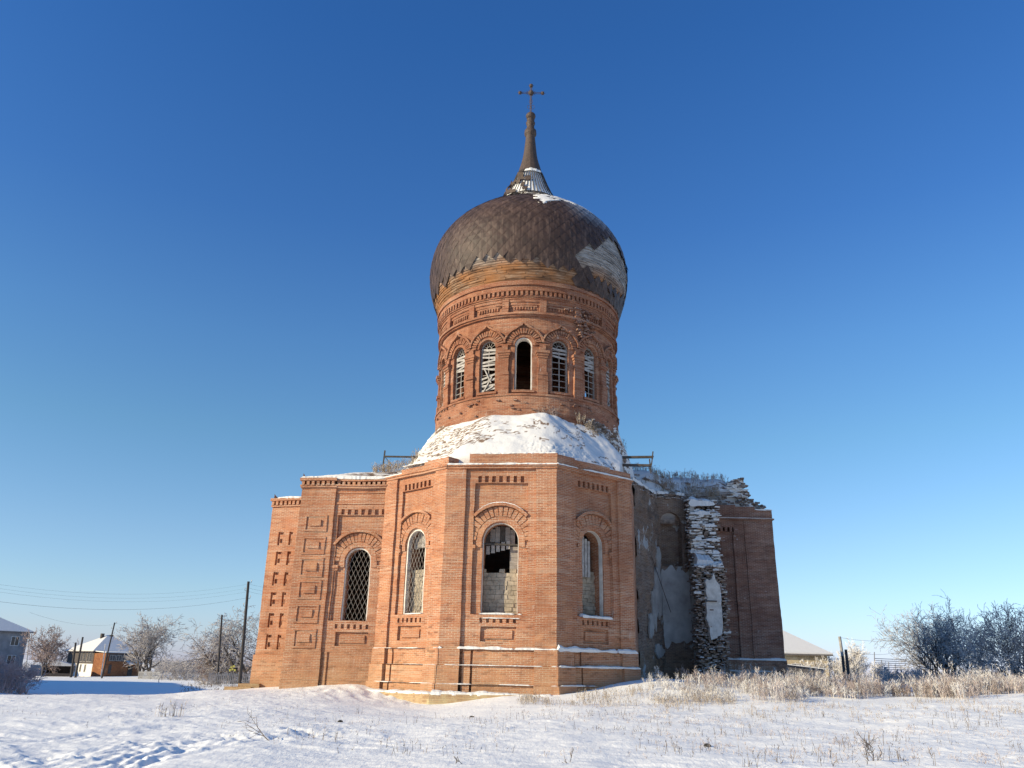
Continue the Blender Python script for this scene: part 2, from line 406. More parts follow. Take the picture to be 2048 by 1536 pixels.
# ------------------------------------------------------------------ ground
CP = [(x, y, 0.0) for y in (2, 9, 15, 21, 27) for x in (-22, -11, 0, 11, 22)]
def gp(px, py, Y): p = at(px, py, Y); CP.append((p.x, p.y, p.z))
for a in [(0, 1389, 36), (137, 1390, 36), (239, 1393, 36.5), (297, 1398, 36), (359, 1393, 38), (427, 1381, 42),
          (863, 1414, 41.2), (745, 1390, 43.8), (1010, 1392, 40.9), (1113, 1391, 41.5), (572, 1380, 46.4), (690, 1368, 45.9),
          (728, 1368, 46.0), (512, 1375, 52.6), (1180, 1378, 43.6), (1280, 1357, 45.8), (1350, 1358, 50), (1450, 1363, 55.5), (1575, 1364, 56.4),
          (1210, 1398, 39), (1400, 1419, 35), (1680, 1409, 37), (2048, 1392, 38), (2300, 1380, 40),
          (1700, 1388, 52), (2048, 1380, 58), (1660, 1369, 90), (1900, 1369, 80), (2048, 1370, 90), (2400, 1372, 80),
          (415, 1368, 90), (505, 1367, 92), (460, 1385, 60), (200, 1353, 148), (0, 1350, 150), (330, 1352, 140), (620, 1425, 31), (863, 1436, 33), (1250, 1430, 31)]:
    gp(*a)
for (x, y, z) in [(-28, 52, -1.1), (-22, 56, -1.0), (-30, 70, -1.15), (-45, 95, -1.05), (-60, 100, -1), (-35, 95, -1.0), (-45, 118, -.85), (-70, 118, -.9),
                  (-40, 30, .2), (-48, 44, 1.0), (40, 20, .3), (0, 55, .5), (0, 80, .6), (-12, 65, .2), (30, 130, .4), (0, 140, 0), (80, 130, .5), (-120, 150, -1), (120, 60, 1),
                  (0, 400, -1), (-300, 400, -2), (300, 400, -1), (0, 1500, -1.5), (900, 1500, -1.5), (-900, 1500, -2), (0, -60, 0), (60, -20, 0), (-60, -20, 0)]:
    CP.append((x, y, z))
CPa = np.array(CP)
def gcoord(x, y):
    r = np.sqrt(x*x+(y+12)**2)+1e-6; return np.stack([np.arctan2(x, y+12)*60, 34*np.log(r)], -1)
_C = gcoord(CPa[:, 0], CPa[:, 1])
_D = np.sqrt(((_C[:, None]-_C[None])**2).sum(-1)+1)
_Wt = np.linalg.solve(_D-np.eye(len(_C))*.4, CPa[:, 2])
def gz0(x, y):
    x = np.atleast_1d(np.asarray(x, float)); y = np.atleast_1d(np.asarray(y, float)); q = gcoord(x, y)
    out = np.empty(len(x))
    for i in range(0, len(x), 20000):
        d = np.sqrt(((q[i:i+20000, None]-_C[None])**2).sum(-1)+1); out[i:i+20000] = d @ _Wt
    # added snowbank, unseen beyond the left edge, raised to shade the hollow
    bx = np.clip(((x+50)*-.66+(y-47)*.75)/58, 0, 1)
    dx = x-(-50-38.3*bx); dy = y-(47+43.5*bx)
    out += (11.0+6.0*bx)*np.exp(-(dx*dx+dy*dy)/98.0)
    return out
trk = [[at(px, py, 1).xy*0 for px, py in ()]]
def gplane(px, py):
    r = ray(px, py); t = -EZ/r[2]; return (r[0]*t, r[1]*t)
TR = [[gplane(*q) for q in L] for L in (
    [(-60, 1545), (120, 1510), (300, 1486), (450, 1470), (600, 1462), (760, 1455)],
    [(60, 1560), (220, 1530), (340, 1500), (480, 1480), (640, 1466)],
    [(180, 1560), (260, 1520), (330, 1500), (300, 1490)],
    [(-60, 1470), (100, 1478), (200, 1465), (330, 1455)])]
def gz(x, y, detail=True):
    z = gz0(x, y)
    if not detail: return z
    x = np.atleast_1d(x); y = np.atleast_1d(y); r = np.hypot(x, y)
    near = np.clip((60-r)/25, 0, 1)
    z = z+near*(.06*fbm(x*.35, y*.35, 0, 3)+.016*fbm(x*1.3+y*.5, y*2.6, 3, 4))
    # wind ridges
    rg = 1-np.abs(fbm(x*.9-y*.35, y*2.2+x*.5, 7, 3)); z += near*.05*np.clip(rg-.55, 0, 1)*(1+vn(x*.2, y*.2))
    # tracks: trampled furrows
    for k, L in enumerate(TR):
        for (a, b) in zip(L[:-1], L[1:]):
            ax, ay = a; bx, by = b; ex, ey = bx-ax, by-ay; LL = math.hypot(ex, ey); ex /= LL; ey /= LL
            t = (x-ax)*ex+(y-ay)*ey; m = (t > -.3) & (t < LL+.3); d = (x-ax)*-ey+(y-ay)*ex+.12*vn(x*.8, y*.8)
            wdt = .75 if k < 2 else .45
            e = np.exp(-(d/wdt)**4)*m
            z = z-e*(.028*(np.cos(d*18)*.5+.5)+.028*fbm(x*2.4, y*2.4, k, 3)+.012)*1.0
    # trodden slope beside the apse
    p = np.exp(-((x+7.6)**2+(y-43.3)**2)/9.0); z += p*.10*vn(x*2.6, y*2.6, 5)
    return z
def zg(x, y): return float(gz(np.array([x]), np.array([y]))[0])

def make_ground():
    az = np.concatenate([np.arange(-180, -40, 4.0), np.arange(-40, 40, .11), np.arange(40, 180.1, 4.0)])
    rs = [1.5, 4, 7, 9, 11, 12.5]
    while rs[-1] < 62: rs.append(rs[-1]*(1.0055 if rs[-1] < 40 else 1.009))
    while rs[-1] < 5000: rs.append(rs[-1]*1.05)
    rs = np.array(rs); A, Rr = np.meshgrid(np.radians(az), rs); x = (Rr*np.sin(A)).ravel(); y = (Rr*np.cos(A)).ravel()
    z = gz(x, y); na = len(az); nr = len(rs)
    v = np.stack([x, y, z], -1); me = bpy.data.meshes.new('snowy_ground')
    i = np.arange(nr-1)[:, None]*na+np.arange(na-1)[None]; q = np.stack([i, i+1, i+na+1, i+na], -1).reshape(-1, 4)
    q = q[:, ::-1]
    me.vertices.add(len(v)); me.vertices.foreach_set('co', v.ravel()); me.loops.add(q.size); me.loops.foreach_set('vertex_index', q.ravel().astype(np.int32))
    me.polygons.add(len(q)); me.polygons.foreach_set('loop_start', np.arange(len(q), dtype=np.int32)*4)
    me.polygons.foreach_set('use_smooth', [True]*len(q)); me.update(calc_edges=True); me.validate()
    # fill the small hole under the camera
    o = bpy.data.objects.new('ground', me); sc.collection.objects.link(o); me.materials.append(M_ground); tag(o, kind='structure')
make_ground()

# ------------------------------------------------------------------ church
church = empty('ruined_church', (1.1, 55, 0), 'large ruined red brick church with a rusty onion dome and broken right side', 'church')
C1, C2, C3, C4 = (-7.25, 46.16), (-3.45, 42.63), (2.5, 42.0), (6.98, 45.51)
W1, W0, B2, B1 = (-12.26, 46.6), (-7.25, 46.16), (-15.75, 53.0), (-12.9, 52.3)
P0, P1 = (14.65, 56.8), (18.73, 56.8)
WB = .028
def snow_line(mb, u0, u1, z, n0, n1, h=.06, miss=.0, seed=0):
    """low irregular ridge of snow lying on a ledge"""
    k = max(2, int((u1-u0)/.12)); r = random.Random(seed+int(u0*100)+int(z*10))
    prev = None
    mb = MB(mb.fmap)
    for i in range(k+1):
        u = u0+(u1-u0)*i/k; hh = h*(.45+.75*(mn.noise(Vector((u*1.3+seed, z, n0*7)))+.5))+r.uniform(-.01, .01)*h*8
        ov = r.uniform(-.01, .03)
        if mn.noise(Vector((u*.9, z*3.3, seed*1.7))) < -.5+miss: hh = 0
        hh = max(0, hh)
        cur = [(u, z-.002, n0), (u, z+hh*.9, n0), (u, z+hh, (n0+n1)/2), (u, z+hh*.55, n1+ov), (u, z-hh*.3, n1+ov)]
        if i in (0, k): cur = [(u, z-.002, q[2]) for q in cur]
        if prev:
            for a in range(4): mb.face([prev[a], cur[a], cur[a+1], prev[a+1]])
        prev = cur
    mb.build('ledge_snow', M_snow, church, .02)

def lattice(mb, shape, n, step=.26, th=.011, lean=2.0):
    """diamond lattice clipped by a window outline"""
    us = [p[0] for p in shape]; zs = [p[1] for p in shape]
    def inside(p):
        c = False; m = len(shape)
        for i in range(m):
            (x1, y1), (x2, y2) = shape[i], shape[(i+1) % m]
            if (y1 > p[1]) != (y2 > p[1]) and p[0] < (x2-x1)*(p[1]-y1)/(y2-y1)+x1: c = not c
        return c
    H = max(zs)-min(zs)
    for sgn in (-1, 1):
        k = min(us)-H/lean-1
        while k < max(us)+H/lean+1:
            t = 0; run = None; st = .05
            while t <= H:
                p = (k+sgn*t/lean, min(zs)+t)
                if inside(p):
                    if run is None: run = p
                    last = p
                elif run is not None:
                    mb.tube((run[0], run[1], n), (last[0], last[1], n), th, th, 4, False); run = None
                t += st
            if run is not None: mb.tube((run[0], run[1], n), (last[0], last[1], n), th, th, 4, False)
            k += step

def blocks(mb, u0, u1, z0, z1, n, rw=.36, rh=.2, seed=1, top_jag=True):
    r = random.Random(seed); z = z0
    while z < z1:
        h = rh*r.uniform(.85, 1.2); u = u0-r.uniform(0, rw*.5)
        while u < u1:
            w_ = rw*r.uniform(.7, 1.3); a, b = max(u, u0), min(u+w_-.012, u1)
            if b-a > .05 and not (z+h > z1-.05 and r.random() < .35):
                d = r.uniform(-.035, .02)
                mb.box(a, b, z+.006, z+h-.006, n-.3, n+d, 9, 9)
            u += w_
        z += h

def facade(name, A, B, c, hw, zb, zs, panel, strips, zpan=11.02, dent=(11.0, 11.4), zt=11.91, kind='apse', ledges=(2.51, 1.72, .83),
           sill=True, zlow=-.6, plinth=True, label=None, hoodR=1.72, mat=None, fill='lattice', stripn=-.13, pann=-.28, par=None, seed=0, dn=(0, 0)):
    fm, L = wmap(A, B); mat = mat or M_brick
    pu0, pu1 = panel; s0, s1 = strips
    b = MB(fm)
    # outer pilasters
    base = ledges[0]
    b.box(-.0, s0, base, zt-.12, -.9, 0, dz=.16); b.box(s1, L, base, zt-.12, -.9, 0, dz=.16)
    # strip plate with panel, dentil slots and sill panel
    holes = [rect(pu0, pu1, zb-.02, zpan)]
    ns = 7; wd = (pu1-pu0-.2); st = wd/ns
    if dent:
        for i in range(ns):
            a = pu0+.16+dn[0]+i*(st+dn[1]); holes.append(rect(a, a+st*.52, dent[0]+.06, dent[1]))
    if sill:
        for i in range(6):
            a = c-.98+i*.345; holes.append(rect(a, a+.15, zb-.44, zb-.2))
        holes.append(rect(c-.92, c+.92, zb-1.36, zb-.62))
    b.plate(rect(s0-.02, s1+.02, base, zt-.1), holes, pann-.02, stripn, g=.4)
    if sill: b.box(c-.72, c+.72, zb-1.2, zb-.78, pann-.05, stripn-.07)
    # panel plane with the window opening
    shp = arched(c, hw, zb, zs)
    b.plate(rect(pu0-.05, pu1+.05, zb-1.5, zt-.2), [shp], pann-.05, pann, g=.35, deep=pann-1.0)
    # voussoirs and hood
    r0 = hw+.05
    b.arc(c, zs, r0, r0+.28, 0, 180, pann-.01, pann+.075, 26)
    b.box(c-r0-.28, c-r0, zs-.35, zs, pann-.01, pann+.075); b.box(c+r0, c+r0+.28, zs-.35, zs, pann-.01, pann+.075)
    nv = 19
    rr = random.Random(seed+5)
    for k in range(nv):
        a = math.pi*(k+.5)/nv
        b.wedge(c, zs, r0+.30, r0+.80, a, math.pi/nv*.39, pann-.01, pann+.10+rr.uniform(-.03, .02))
    b.arc(c, zs, r0+.28, r0+.82, 0, 180, pann-.02, pann+.02, 26)
    hr = r0+.84
    lim = math.degrees(math.acos(min(.999, (pu1-pu0)/2/(hr+.12))))
    b.arc(c, zs, hr, hr+.15, lim, 180-lim, pann-.01, pann+.24, 26)
    for sg in (-1, 1):       # impost blocks and slender jamb shafts
        u = c+sg*(r0+.30+.22)
        b.box(u-.2, u+.2, zs-.42, zs-.24, pann-.01, pann+.15); b.box(u-.15, u+.15, zs-.56, zs-.42, pann-.01, pann+.10)
        b.box(u-.06, u+.06, zb, zs-.56, pann-.01, pann+.06)
    # top band, ledge and parapet
    b.box(-.05, L+.05, zt-.12, zt, -.9, .06, dz=9); b.box(-.1, L+.1, zt, zt+.09, -.9, .12, dz=9)
    if par: 
        for (u0, u1, h) in par: b.box(u0, u1, zt+.09, zt+h, -.75, .0, dz=.3, back=True)
    # plinth, stepping out under each ledge
    out = .1
    zz = list(ledges)+[zlow]
    for i in range(len(ledges)):
        o = out*(i+1) if plinth else .02
        for (u0, u1, n) in ((-.03-o*.4, s0+.02, 0), (s1-.02, L+.03+o*.4, 0), (s0+.16, pu0+.1, stripn), (pu0+.22, s1-.02, stripn-.01)):
            b.box(u0, u1, zz[i+1], zz[i]-.003*i, -.9, n+o, dz=.3)
        b.box(0, L, zz[i+1], zz[i]-.01, -.9, stripn-.07, dz=9)
    wall = b.build(name, mat, church, WB)
    if label: wall['label'] = label
    sn = MB(fm)
    return wall, fm, L, shp, sn

# --- windows -------------------------------------------------------------
def window(fm, shp, c, hw, zb, zs, n, frame_w, kind, label, seed=1):
    e = bpy.data.objects.new('window', None); sc.collection.objects.link(e); e.parent = church; e.empty_display_size = .2
    p = Vector(fm(c, zb, n)); e.location = p; e.matrix_parent_inverse = Matrix.Translation(church.location).inverted(); e['label'] = label
    def put(mb, nm, mat, wob=.0):
        o = mb.build(nm, mat, None, wob); o.parent = e; o.matrix_parent_inverse = Matrix.Translation(p).inverted(); return o
    if frame_w:
        f = MB(fm); f.arc(c, zs, hw-frame_w, hw+.0, 0, 180, n-.25, n, 24)
        f.box(c-hw, c-hw+frame_w, zb, zs, n-.25, n); f.box(c+hw-frame_w, c+hw, zb, zs, n-.25, n)
        put(f, 'frame', M_white, .01)
    r = random.Random(seed)
    if 'lattice' in kind:
        l = MB(fm); lattice(l, arched(c, hw-frame_w, zb, zs), n-.12); put(l, 'lattice', M_lattice)
    if 'blocks' in kind:
        zt_ = zb+(6.55-4.22)
        l = MB(fm); blocks(l, c-hw, c+hw, zb, zt_, n-.45 if 'lattice' in kind else n-.62, seed=seed); put(l, 'block_infill', M_adobe, .045)
    if 'planks' in kind:
        z0 = zb+2.6
        for i in range(5):
            u = c-hw+.05+i*(2*hw-.1)/5; wv = (2*hw-.1)/5-.02; l = MB(fm)
            top = zs+math.sqrt(max(.02, hw*hw-(u+wv/2-c)**2))-.05
            l.box(u, u+wv, z0+.8+r.uniform(-.15, .3), top, n-.55, n-.50+r.uniform(0, .03)); put(l, 'plank', M_wood if i % 2 else M_board)
    if 'broken' in kind:
        for i in range(7):
            u = c-hw+.02+i*(2*hw)/7; l = MB(fm); wv = 2*hw/7-.02
            top = zs+math.sqrt(max(.02, hw*hw-(u+wv/2-c)**2))-.04
            if i < 6: l.box(u, u+wv, zs+.04+r.uniform(-.1, .1), top, n-.85, n-.8)
            put(l, 'plank', M_wood if i % 3 else M_dark)
        for i in range(5):
            u = c-hw+.1+i*.27; l = MB(fm); z = zs-.62+.07*i
            l.box(u, u+.2, z, z+.45, n-.7, n-.66); put(l, 'board', M_board)
        l = MB(fm); l.tube(fm(c-hw+.02, zs-.1, 0) if 0 else (c-hw+.02, zs-.12, n-.3), (c+hw-.02, zs-.18, n-.3), .06, .06, 6); put(l, 'beam', M_dark)
        l = MB(fm); l.box(c+hw*.45, c+hw*.98, zb+2.2, zs-.2, n-.82, n-.75); put(l, 'plank', M_wood)
    if 'slats' in kind:
        for i in range(4):
            u = c-hw+.22+i*.22; l = MB(fm); l.box(u, u+.17, zb+2.1, zs+hw*.75-.1*i, n-.45, n-.4); put(l, 'plank', M_board)
    return e

fa = {}
wall, fm, L, shp, sn = facade('apse_wall', C2, C3, 3.0, .95, 4.22, 7.95, (1.55, 4.45), (1.08, 4.88), par=[(1.22, 6.0, .72)], label='sunlit front wall of the apse', seed=1)
window(fm, shp, 3.0, .95, 4.22, 7.95, -.34, .035, ('blocks', 'broken'), 'arched window half walled up with pale clay blocks, broken boards above', 3)
for z, n in ((2.51, .1), (1.72, .2), (.83, .3)):
    snow_line(sn, -.05, 6.05, z, -.02, n+.0, .10 if z > 2 else .04, .15, 1)
snow_line(sn, -.02, 6.1, 12.0, -.02, .13, .09, .0, 2); snow_line(sn, 1.22, 6.0, 12.63, -.7, .0, .10, 0, 3)
snow_line(sn, 1.95, 4.2, 4.21, -.25, -.1, .09, .1, 4); snow_line(sn, 2.1, 4.1, 4.0, -.15, -.08, .04, .3, 5)
for a in range(55, 126, 5):
    t = R(a); 
    sn.wedge(3.0, 7.95, 1.99, 2.0+.03*math.sin(math.pi*(a-50)/80), t, R(2.6), -.27, -.04)
sn.build('hood_snow', M_snow, church, WB)
wall, fm, L, shp, sn = facade('apse_wall', C1, C2, 2.68, .80, 4.25, 8.0, (1.42, 3.98), (1.02, 4.3), par=[(1.35, 3.3, .35), (3.3, 5.28, .55)], label='brightest sunlit left wall of the apse', seed=2)
window(fm, shp, 2.68, .80, 4.25, 8.0, -.32, .10, ('lattice', 'blocks', 'planks'), 'arched window with white surround and diamond lattice, walled up below', 5)
snow_line(sn, .0, 5.2, 2.51, -.02, .1, .035, .4, 7); snow_line(sn, .0, 5.2, 1.72, -.02, .2, .02, .6, 8); snow_line(sn, 0, 5.2, .83, -.02, .3, .03, .3, 9)
snow_line(sn, 1.4, 5.2, 12.45, -.75, 0, .12, .2, 9); snow_line(sn, 1.7, 3.6, 4.25, -.25, -.1, .05, .3, 9)
pass
wall, fm, L, shp, sn = facade('apse_wall', C3, C4, 2.85, .80, 4.25, 8.0, (1.5, 4.2), (1.06, 4.62), par=[(-.0, 1.3, .66), (1.3, 4.0, .58), (4.0, 5.7, .48)], label='shaded right wall of the apse', seed=3)
window(fm, shp, 2.85, .80, 4.25, 8.0, -.36, .03, ('blocks', 'slats'), 'shaded arched window with weathered vertical boards above grey blocks', 8)
snow_line(sn, -.02, 5.75, 2.51, -.02, .12, .2, 0, 11); snow_line(sn, 0, 5.8, 1.72, -.02, .22, .09, 0, 12); snow_line(sn, 0, 2.4, .83, -.02, .32, .06, 0, 13)
snow_line(sn, -.1, 5.8, 12.0, -.02, .13, .10, .1, 14); snow_line(sn, 1.7, 4.0, 4.2, -.3, .04, .14, 0, 15)
pass
wall, fm, L, shp, sn = facade('wing_wall', W1, W0, 3.68, .75, 3.95, 7.22, (2.30, 5.3), (2.05, 5.5), zpan=9.83, dent=(9.80, 10.17), zt=11.5, ledges=(2.25, 1.5, .8), plinth=False, stripn=-.12, pann=-.25,
                              label='sunlit wall of the left wing', seed=4, zlow=-.3)
window(fm, shp, 3.68, .75, 3.95, 7.22, -.30, .07, ('lattice',), 'dark arched window with white surround and full-height diamond lattice', 9)
# details of the left wing: squares on its pilaster and the dentil cornice
b = MB(fm)
for z1, z0 in ((9.68, 8.96), (8.41, 7.67), (7.22, 6.41), (5.96, 5.18), (4.65, 3.88), (3.34, 2.56)):
    for (a0, a1, q0, q1, n) in ((.38, 1.72, z1+.02, z1+.13, .05), (.38, 1.72, z0-.13, z0-.02, .05), (.38, .5, z0-.02, z1+.02, .05), (1.6, 1.72, z0-.02, z1+.02, .05), (.72, 1.38, z0+.2, z1-.16, .07)):
        b.box(a0, a1, q0, q1, -.02, n)
    b.build('relief_square', M_brick, church, WB); b = MB(fm)
def dentils(b, u0, u1, z0, z1, n, st=.3, w_=.17):
    u = u0
    while u < u1-w_: b.box(u, u+w_, z0, z1, -.05, n); u += st
def wingcor(b, L0, L1, zt=11.97, st=0):
    b.box(L0-.06, L1+.02, zt-.55, zt-.43, -.8, .1, dz=9); dentils(b, L0, L1, zt-.43, zt-.17, .16)
    b.box(L0-.1, L1+.02, zt-.17, zt, -.8, .22, dz=9)
wingcor(b, 0, 2.08); wingcor_n = b.build('cornice', M_brick, church, WB)
b = MB(lambda u, z, n: fm(u, z, n-.12)); wingcor(b, 2.12, 5.02)
b.build('cornice', M_brick, church, WB)
snow_line(sn, -.1, 5.0, 11.97, -1.2, .12, .22, 0, 20)
pass
for z_ in (10.47, 11.1):
    b = MB(lambda u, z, n: fm(u, z, n-.12)); b.box(2.1, 5.0, z_, z_+.1, -.02, .05); b.build('string_course', M_brick, church, WB)
# outer block of the left wing
fm2, L2 = wmap(B2, B1)
b = MB(fm2); holes = []
for z1, z0 in ((9.75, 8.88), (8.49, 7.61), (7.18, 6.32), (5.92, 5.03), (4.63, 3.75), (3.32, 2.44)):
    for (a0, a1) in ((.62, 1.02), (1.42, 1.68)):
        holes += [rect(a0, a0+.14, z0, z1), rect(a0+.14, a1, z1-.18, z1-.02)]
        holes += [rect(a0+.16, a1-.05, z0+.15, z0+.42)]
hh = []
for h in holes:
    u0 = min(p[0] for p in h); u1 = max(p[0] for p in h); z0 = min(p[1] for p in h); z1 = max(p[1] for p in h); hh.append(rect(u0+.003, u1-.003, z0, z1))
b.plate(rect(0, L2, 2.12, 11.5), hh, -.14, 0, g=.4); b.box(0, L2, 2.12, 11.5, -.6, -.13, dz=.5); b.box(-.08, L2, -.5, 2.12, -.6, .08, dz=.4)
wingcor(b, 0, L2)
b.build('wing_wall', M_brick, church, WB)['label'] = 'outer block of the left wing with sunk cross patterns'
sn = MB(fm2); snow_line(sn, -.1, L2, 11.97, -1.2, .2, .2, 0, 21); pass
# plain walls closing the body of the church
b = MB()
def wallq(b, P, Q, z0, z1):
    f, l = wmap(P, Q); i = len(b.v); n = max(1, int(l/.6)); m = max(1, int((z1-z0)/.6))
    for j in range(m+1):
        for k in range(n+1): b.v.append(f(l*k/n, z0+(z1-z0)*j/m, 0))
    for j in range(m):
        for k in range(n):
            q = i+j*(n+1)+k; b.f.append((q, q+1, q+n+2, q+n+1)); b.uv.append(None)
SD = [((-12.9, 52.3), (-12.26, 46.6)), ((-17.0, 68), (-15.75, 53.0)), ((-8, 68), (-17.0, 68)), ((-7, 73), (-8, 68)), ((9, 73), (-7, 73)), ((10, 68), (9, 73)), ((19.6, 68), (10, 68)), ((18.73, 56.8), (19.6, 68)), ((6.98, 45.51), (8.2, 52.4))]
for P, Q in SD:
    b = MB(); wallq(b, P, Q, -1.2, 12.3); b.build('side_wall', M_brick, church, WB)

# --- stone footing under the apse
b = MB()
def poly_prism(b, pts, z0, z1):
    for i in range(len(pts)):
        a, c = pts[i], pts[(i+1) % len(pts)]
        n = max(1, int(math.dist(a, c)/.5))
        for k in range(n):
            p = (a[0]+(c[0]-a[0])*k/n, a[1]+(c[1]-a[1])*k/n); q = (a[0]+(c[0]-a[0])*(k+1)/n, a[1]+(c[1]-a[1])*(k+1)/n)
            b.face([(*p, z0), (*q, z0), (*q, z1), (*p, z1)])
    b.face([(*p, z1) for p in pts])
poly_prism(b, [(-8.3, 45.9), (-3.72, 41.85), (1.2, 41.35), (2.2, 41.5), (2.2, 44), (-7, 47.5)], -1.2, .36)
b.build('footing', M_found, church, .03)
sn = MB(wmap((-8.3, 45.9), (-3.72, 41.85))[0]); snow_line(sn, 0, 6.1, .36, -.45, .0, .13, 0, 31)
sn2 = MB(wmap((-3.72, 41.85), (2.2, 41.3))[0]); snow_line(sn2, 0, 6.0, .36, -.35, .0, .15, 0, 32)
pass; pass
b = MB(wmap((-17.2, 52.3), (-15.3, 52.3))[0]); b.box(0, 1.7, -.6, .22, -1, 0); b.box(.8, 2.1, -.6, .42, -1.2, -.2); b.build('footing', M_found, church, .05)

# --- ruined right side
fmp, Lp = wmap(P0, P1)
b = MB(fmp)
# ragged left edge made of courses
b.plate(rect(1.34, 2.06, 2.45, 10.8), [], -.15, -.10, g=.5)
b.box(2.05, Lp, 2.45, 11.9, -1.2, 0, dz=.3); b.box(1.3, 2.06, 10.8, 11.9, -1.2, -.05, dz=.3)
b.box(0, 1.34, 11.35, 11.9, -1.2, -.05, dz=.3); b.box(0, 1.34, 2.45, 11.08, -1.2, -.22, dz=.3)
for i in range(4): b.box(.0+i*.34, .17+i*.34, 11.05, 11.36, -1.2, -.05)
b.box(1.2, 1.34, 2.45, 10.8, -.3, -.05)
r = random.Random(4)
z = 2.4
while z < 12.5:
    h = .09*r.choice((1, 2, 3)); x0 = -.35*abs(mn.noise(Vector((z*1.3, 3, 1))))*2-.02-r.uniform(0, .1)
    b.box(x0, .25, z, z+h, -.9, -.24 if z < 11.2 else -.06); z += h
b.box(-.05, Lp+.1, 11.9, 12.0, -1.2, .12, dz=9)
b.box(.05, 1.5, 12.0, 12.95, -.9, -.02, dz=.2); b.box(1.5, 2.9, 12.0, 12.85, -.9, -.02, dz=.2); b.box(2.9, Lp, 12.0, 12.62, -.9, -.02, dz=.2)
for i, (z1, z0) in enumerate(((2.45, 1.72), (1.72, -.5))):
    b.box(-.6 if i else -.1, Lp+.1*(i+1), z0, z1, -1.2, .1*(i+1), dz=.2)
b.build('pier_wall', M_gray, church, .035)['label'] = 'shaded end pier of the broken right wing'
sn = MB(fmp); snow_line(sn, .0, Lp+.1, 12.0, -.02, .13, .035, .1, 41); snow_line(sn, 0, Lp+.1, 2.46, -.02, .12, .14, .1, 42); snow_line(sn, 0, Lp, 1.73, -.02, .2, .07, .35, 43)
snow_line(sn, 2.9, Lp+.05, 12.62, -1.0, .02, .12, 0, 44)
pass
# inner walls laid open
fA, LA = wmap((8.2, 52.4), (10.6, 57.0)); b = MB(fA)
i0 = len(b.v); b.grid((0, -1, 0), (LA, 0, 0), (0, 14.4, 0), 26, 70)
b.v[i0:] = [(u, z, .07*mn.noise(Vector((u*1.7, z*1.9, 2)))+.05*mn.noise(Vector((u*6, z*8, 2)))+(.10 if mn.noise(Vector((u*.9, z*.6, 5))) > .1 else 0)) for (u, z, n) in b.v[i0:]]
b.build('inner_wall', M_inner, church, .02)['label'] = 'exposed inner wall with patches of grey plaster'
fB, LB = wmap((10.6, 57.0), (12.8, 57.6)); b = MB(fB)
b.plate(rect(0, LB, -1, 13.5), [arched(1.02, .82, 8.6, 11.6)], -.05, 0, g=.3, deep=-.6); b.box(.1, 2, 8.3, 12.6, -1, -.6)
b.build('inner_wall', M_inner, church, .035)['label'] = 'exposed inner wall with a blind arch'
# smooth plaster left on the back of the niche, with a torn outline
b = MB(fB); pts = []
for k in range(40):
    z = 3.6+k*(8.4-3.6)/39; pts.append((.05+.10*abs(mn.noise(Vector((0, z*2, 1)))), z))
tp = [(u, 8.4+.9*mn.noise(Vector((u*1.8, 5, 2)))+.12*mn.noise(Vector((u*9, 5, 2)))) for u in np.linspace(.15, LB-.05, 14)]
bt = [(u, 3.5+.9*mn.noise(Vector((u*1.6, 9, 2)))+.15*mn.noise(Vector((u*9, 5, 7)))) for u in np.linspace(LB-.05, .15, 14)]
b.plate(pts[2:-2]+tp+bt, [], .0, .06, g=.4); b.build('plaster', M_plaster, church, .01)
b = MB(fA); 
def blob(cu, cz, ru, rz, sd): return [(cu+ru*math.cos(t)*(1+.55*mn.noise(Vector((math.cos(t)*1.6, math.sin(t)*1.6, sd)))+.25*mn.noise(Vector((math.cos(t)*6, math.sin(t)*6, sd)))), cz+rz*math.sin(t)*(1+.5*mn.noise(Vector((math.cos(t)*2, math.sin(t)*2, sd+4)))+.2*mn.noise(Vector((math.cos(t)*7, math.sin(t)*7, sd))))) for t in np.linspace(0, 2*math.pi, 44, endpoint=False)]
for q in ((4.3, 6.6, .85, 1.7, 1), (4.6, 9.0, .45, .8, 2), (3.2, 5.6, .5, 1.2, 3), (3.9, 2.9, .9, .4, 4), (2.4, 4.4, .5, .8, 5)): b.plate(blob(*q), [], .05, .17, g=.4)
b.build('plaster', M_plaster, church, .01)
fC, LC = wmap((12.8, 57.6), (12.9, 55.3)); b = MB(fC); b.box(0, LC, -1, 7.8, -.3, 0, dz=.4); b.box(0, 1.0, 7.8, 12.9, -.3, 0, dz=.4); b.build('inner_wall', M_plaster, church, .05)
r = random.Random(31)
for f_, l_, z_ in ((fA, LA, 13.25), (fB, LB, 13.35)):
    b = MB(f_)
    for k in range(5):
        u = -.1
        while u < l_:
            w_ = r.uniform(.15, .4)
            if r.random() < .85-.14*k: b.box(u, u+w_-.02, z_+k*.1, z_+k*.1+.085, -1.0, .06+r.uniform(-.04, .14)-.05*k, 9, 9)
            u += w_
    b.build('broken_top', M_rubble, church, .03)
    q_ = MB(f_); snow_line(q_, 0, l_, z_+.42, -1.4, -.02, .3, .1, 70)
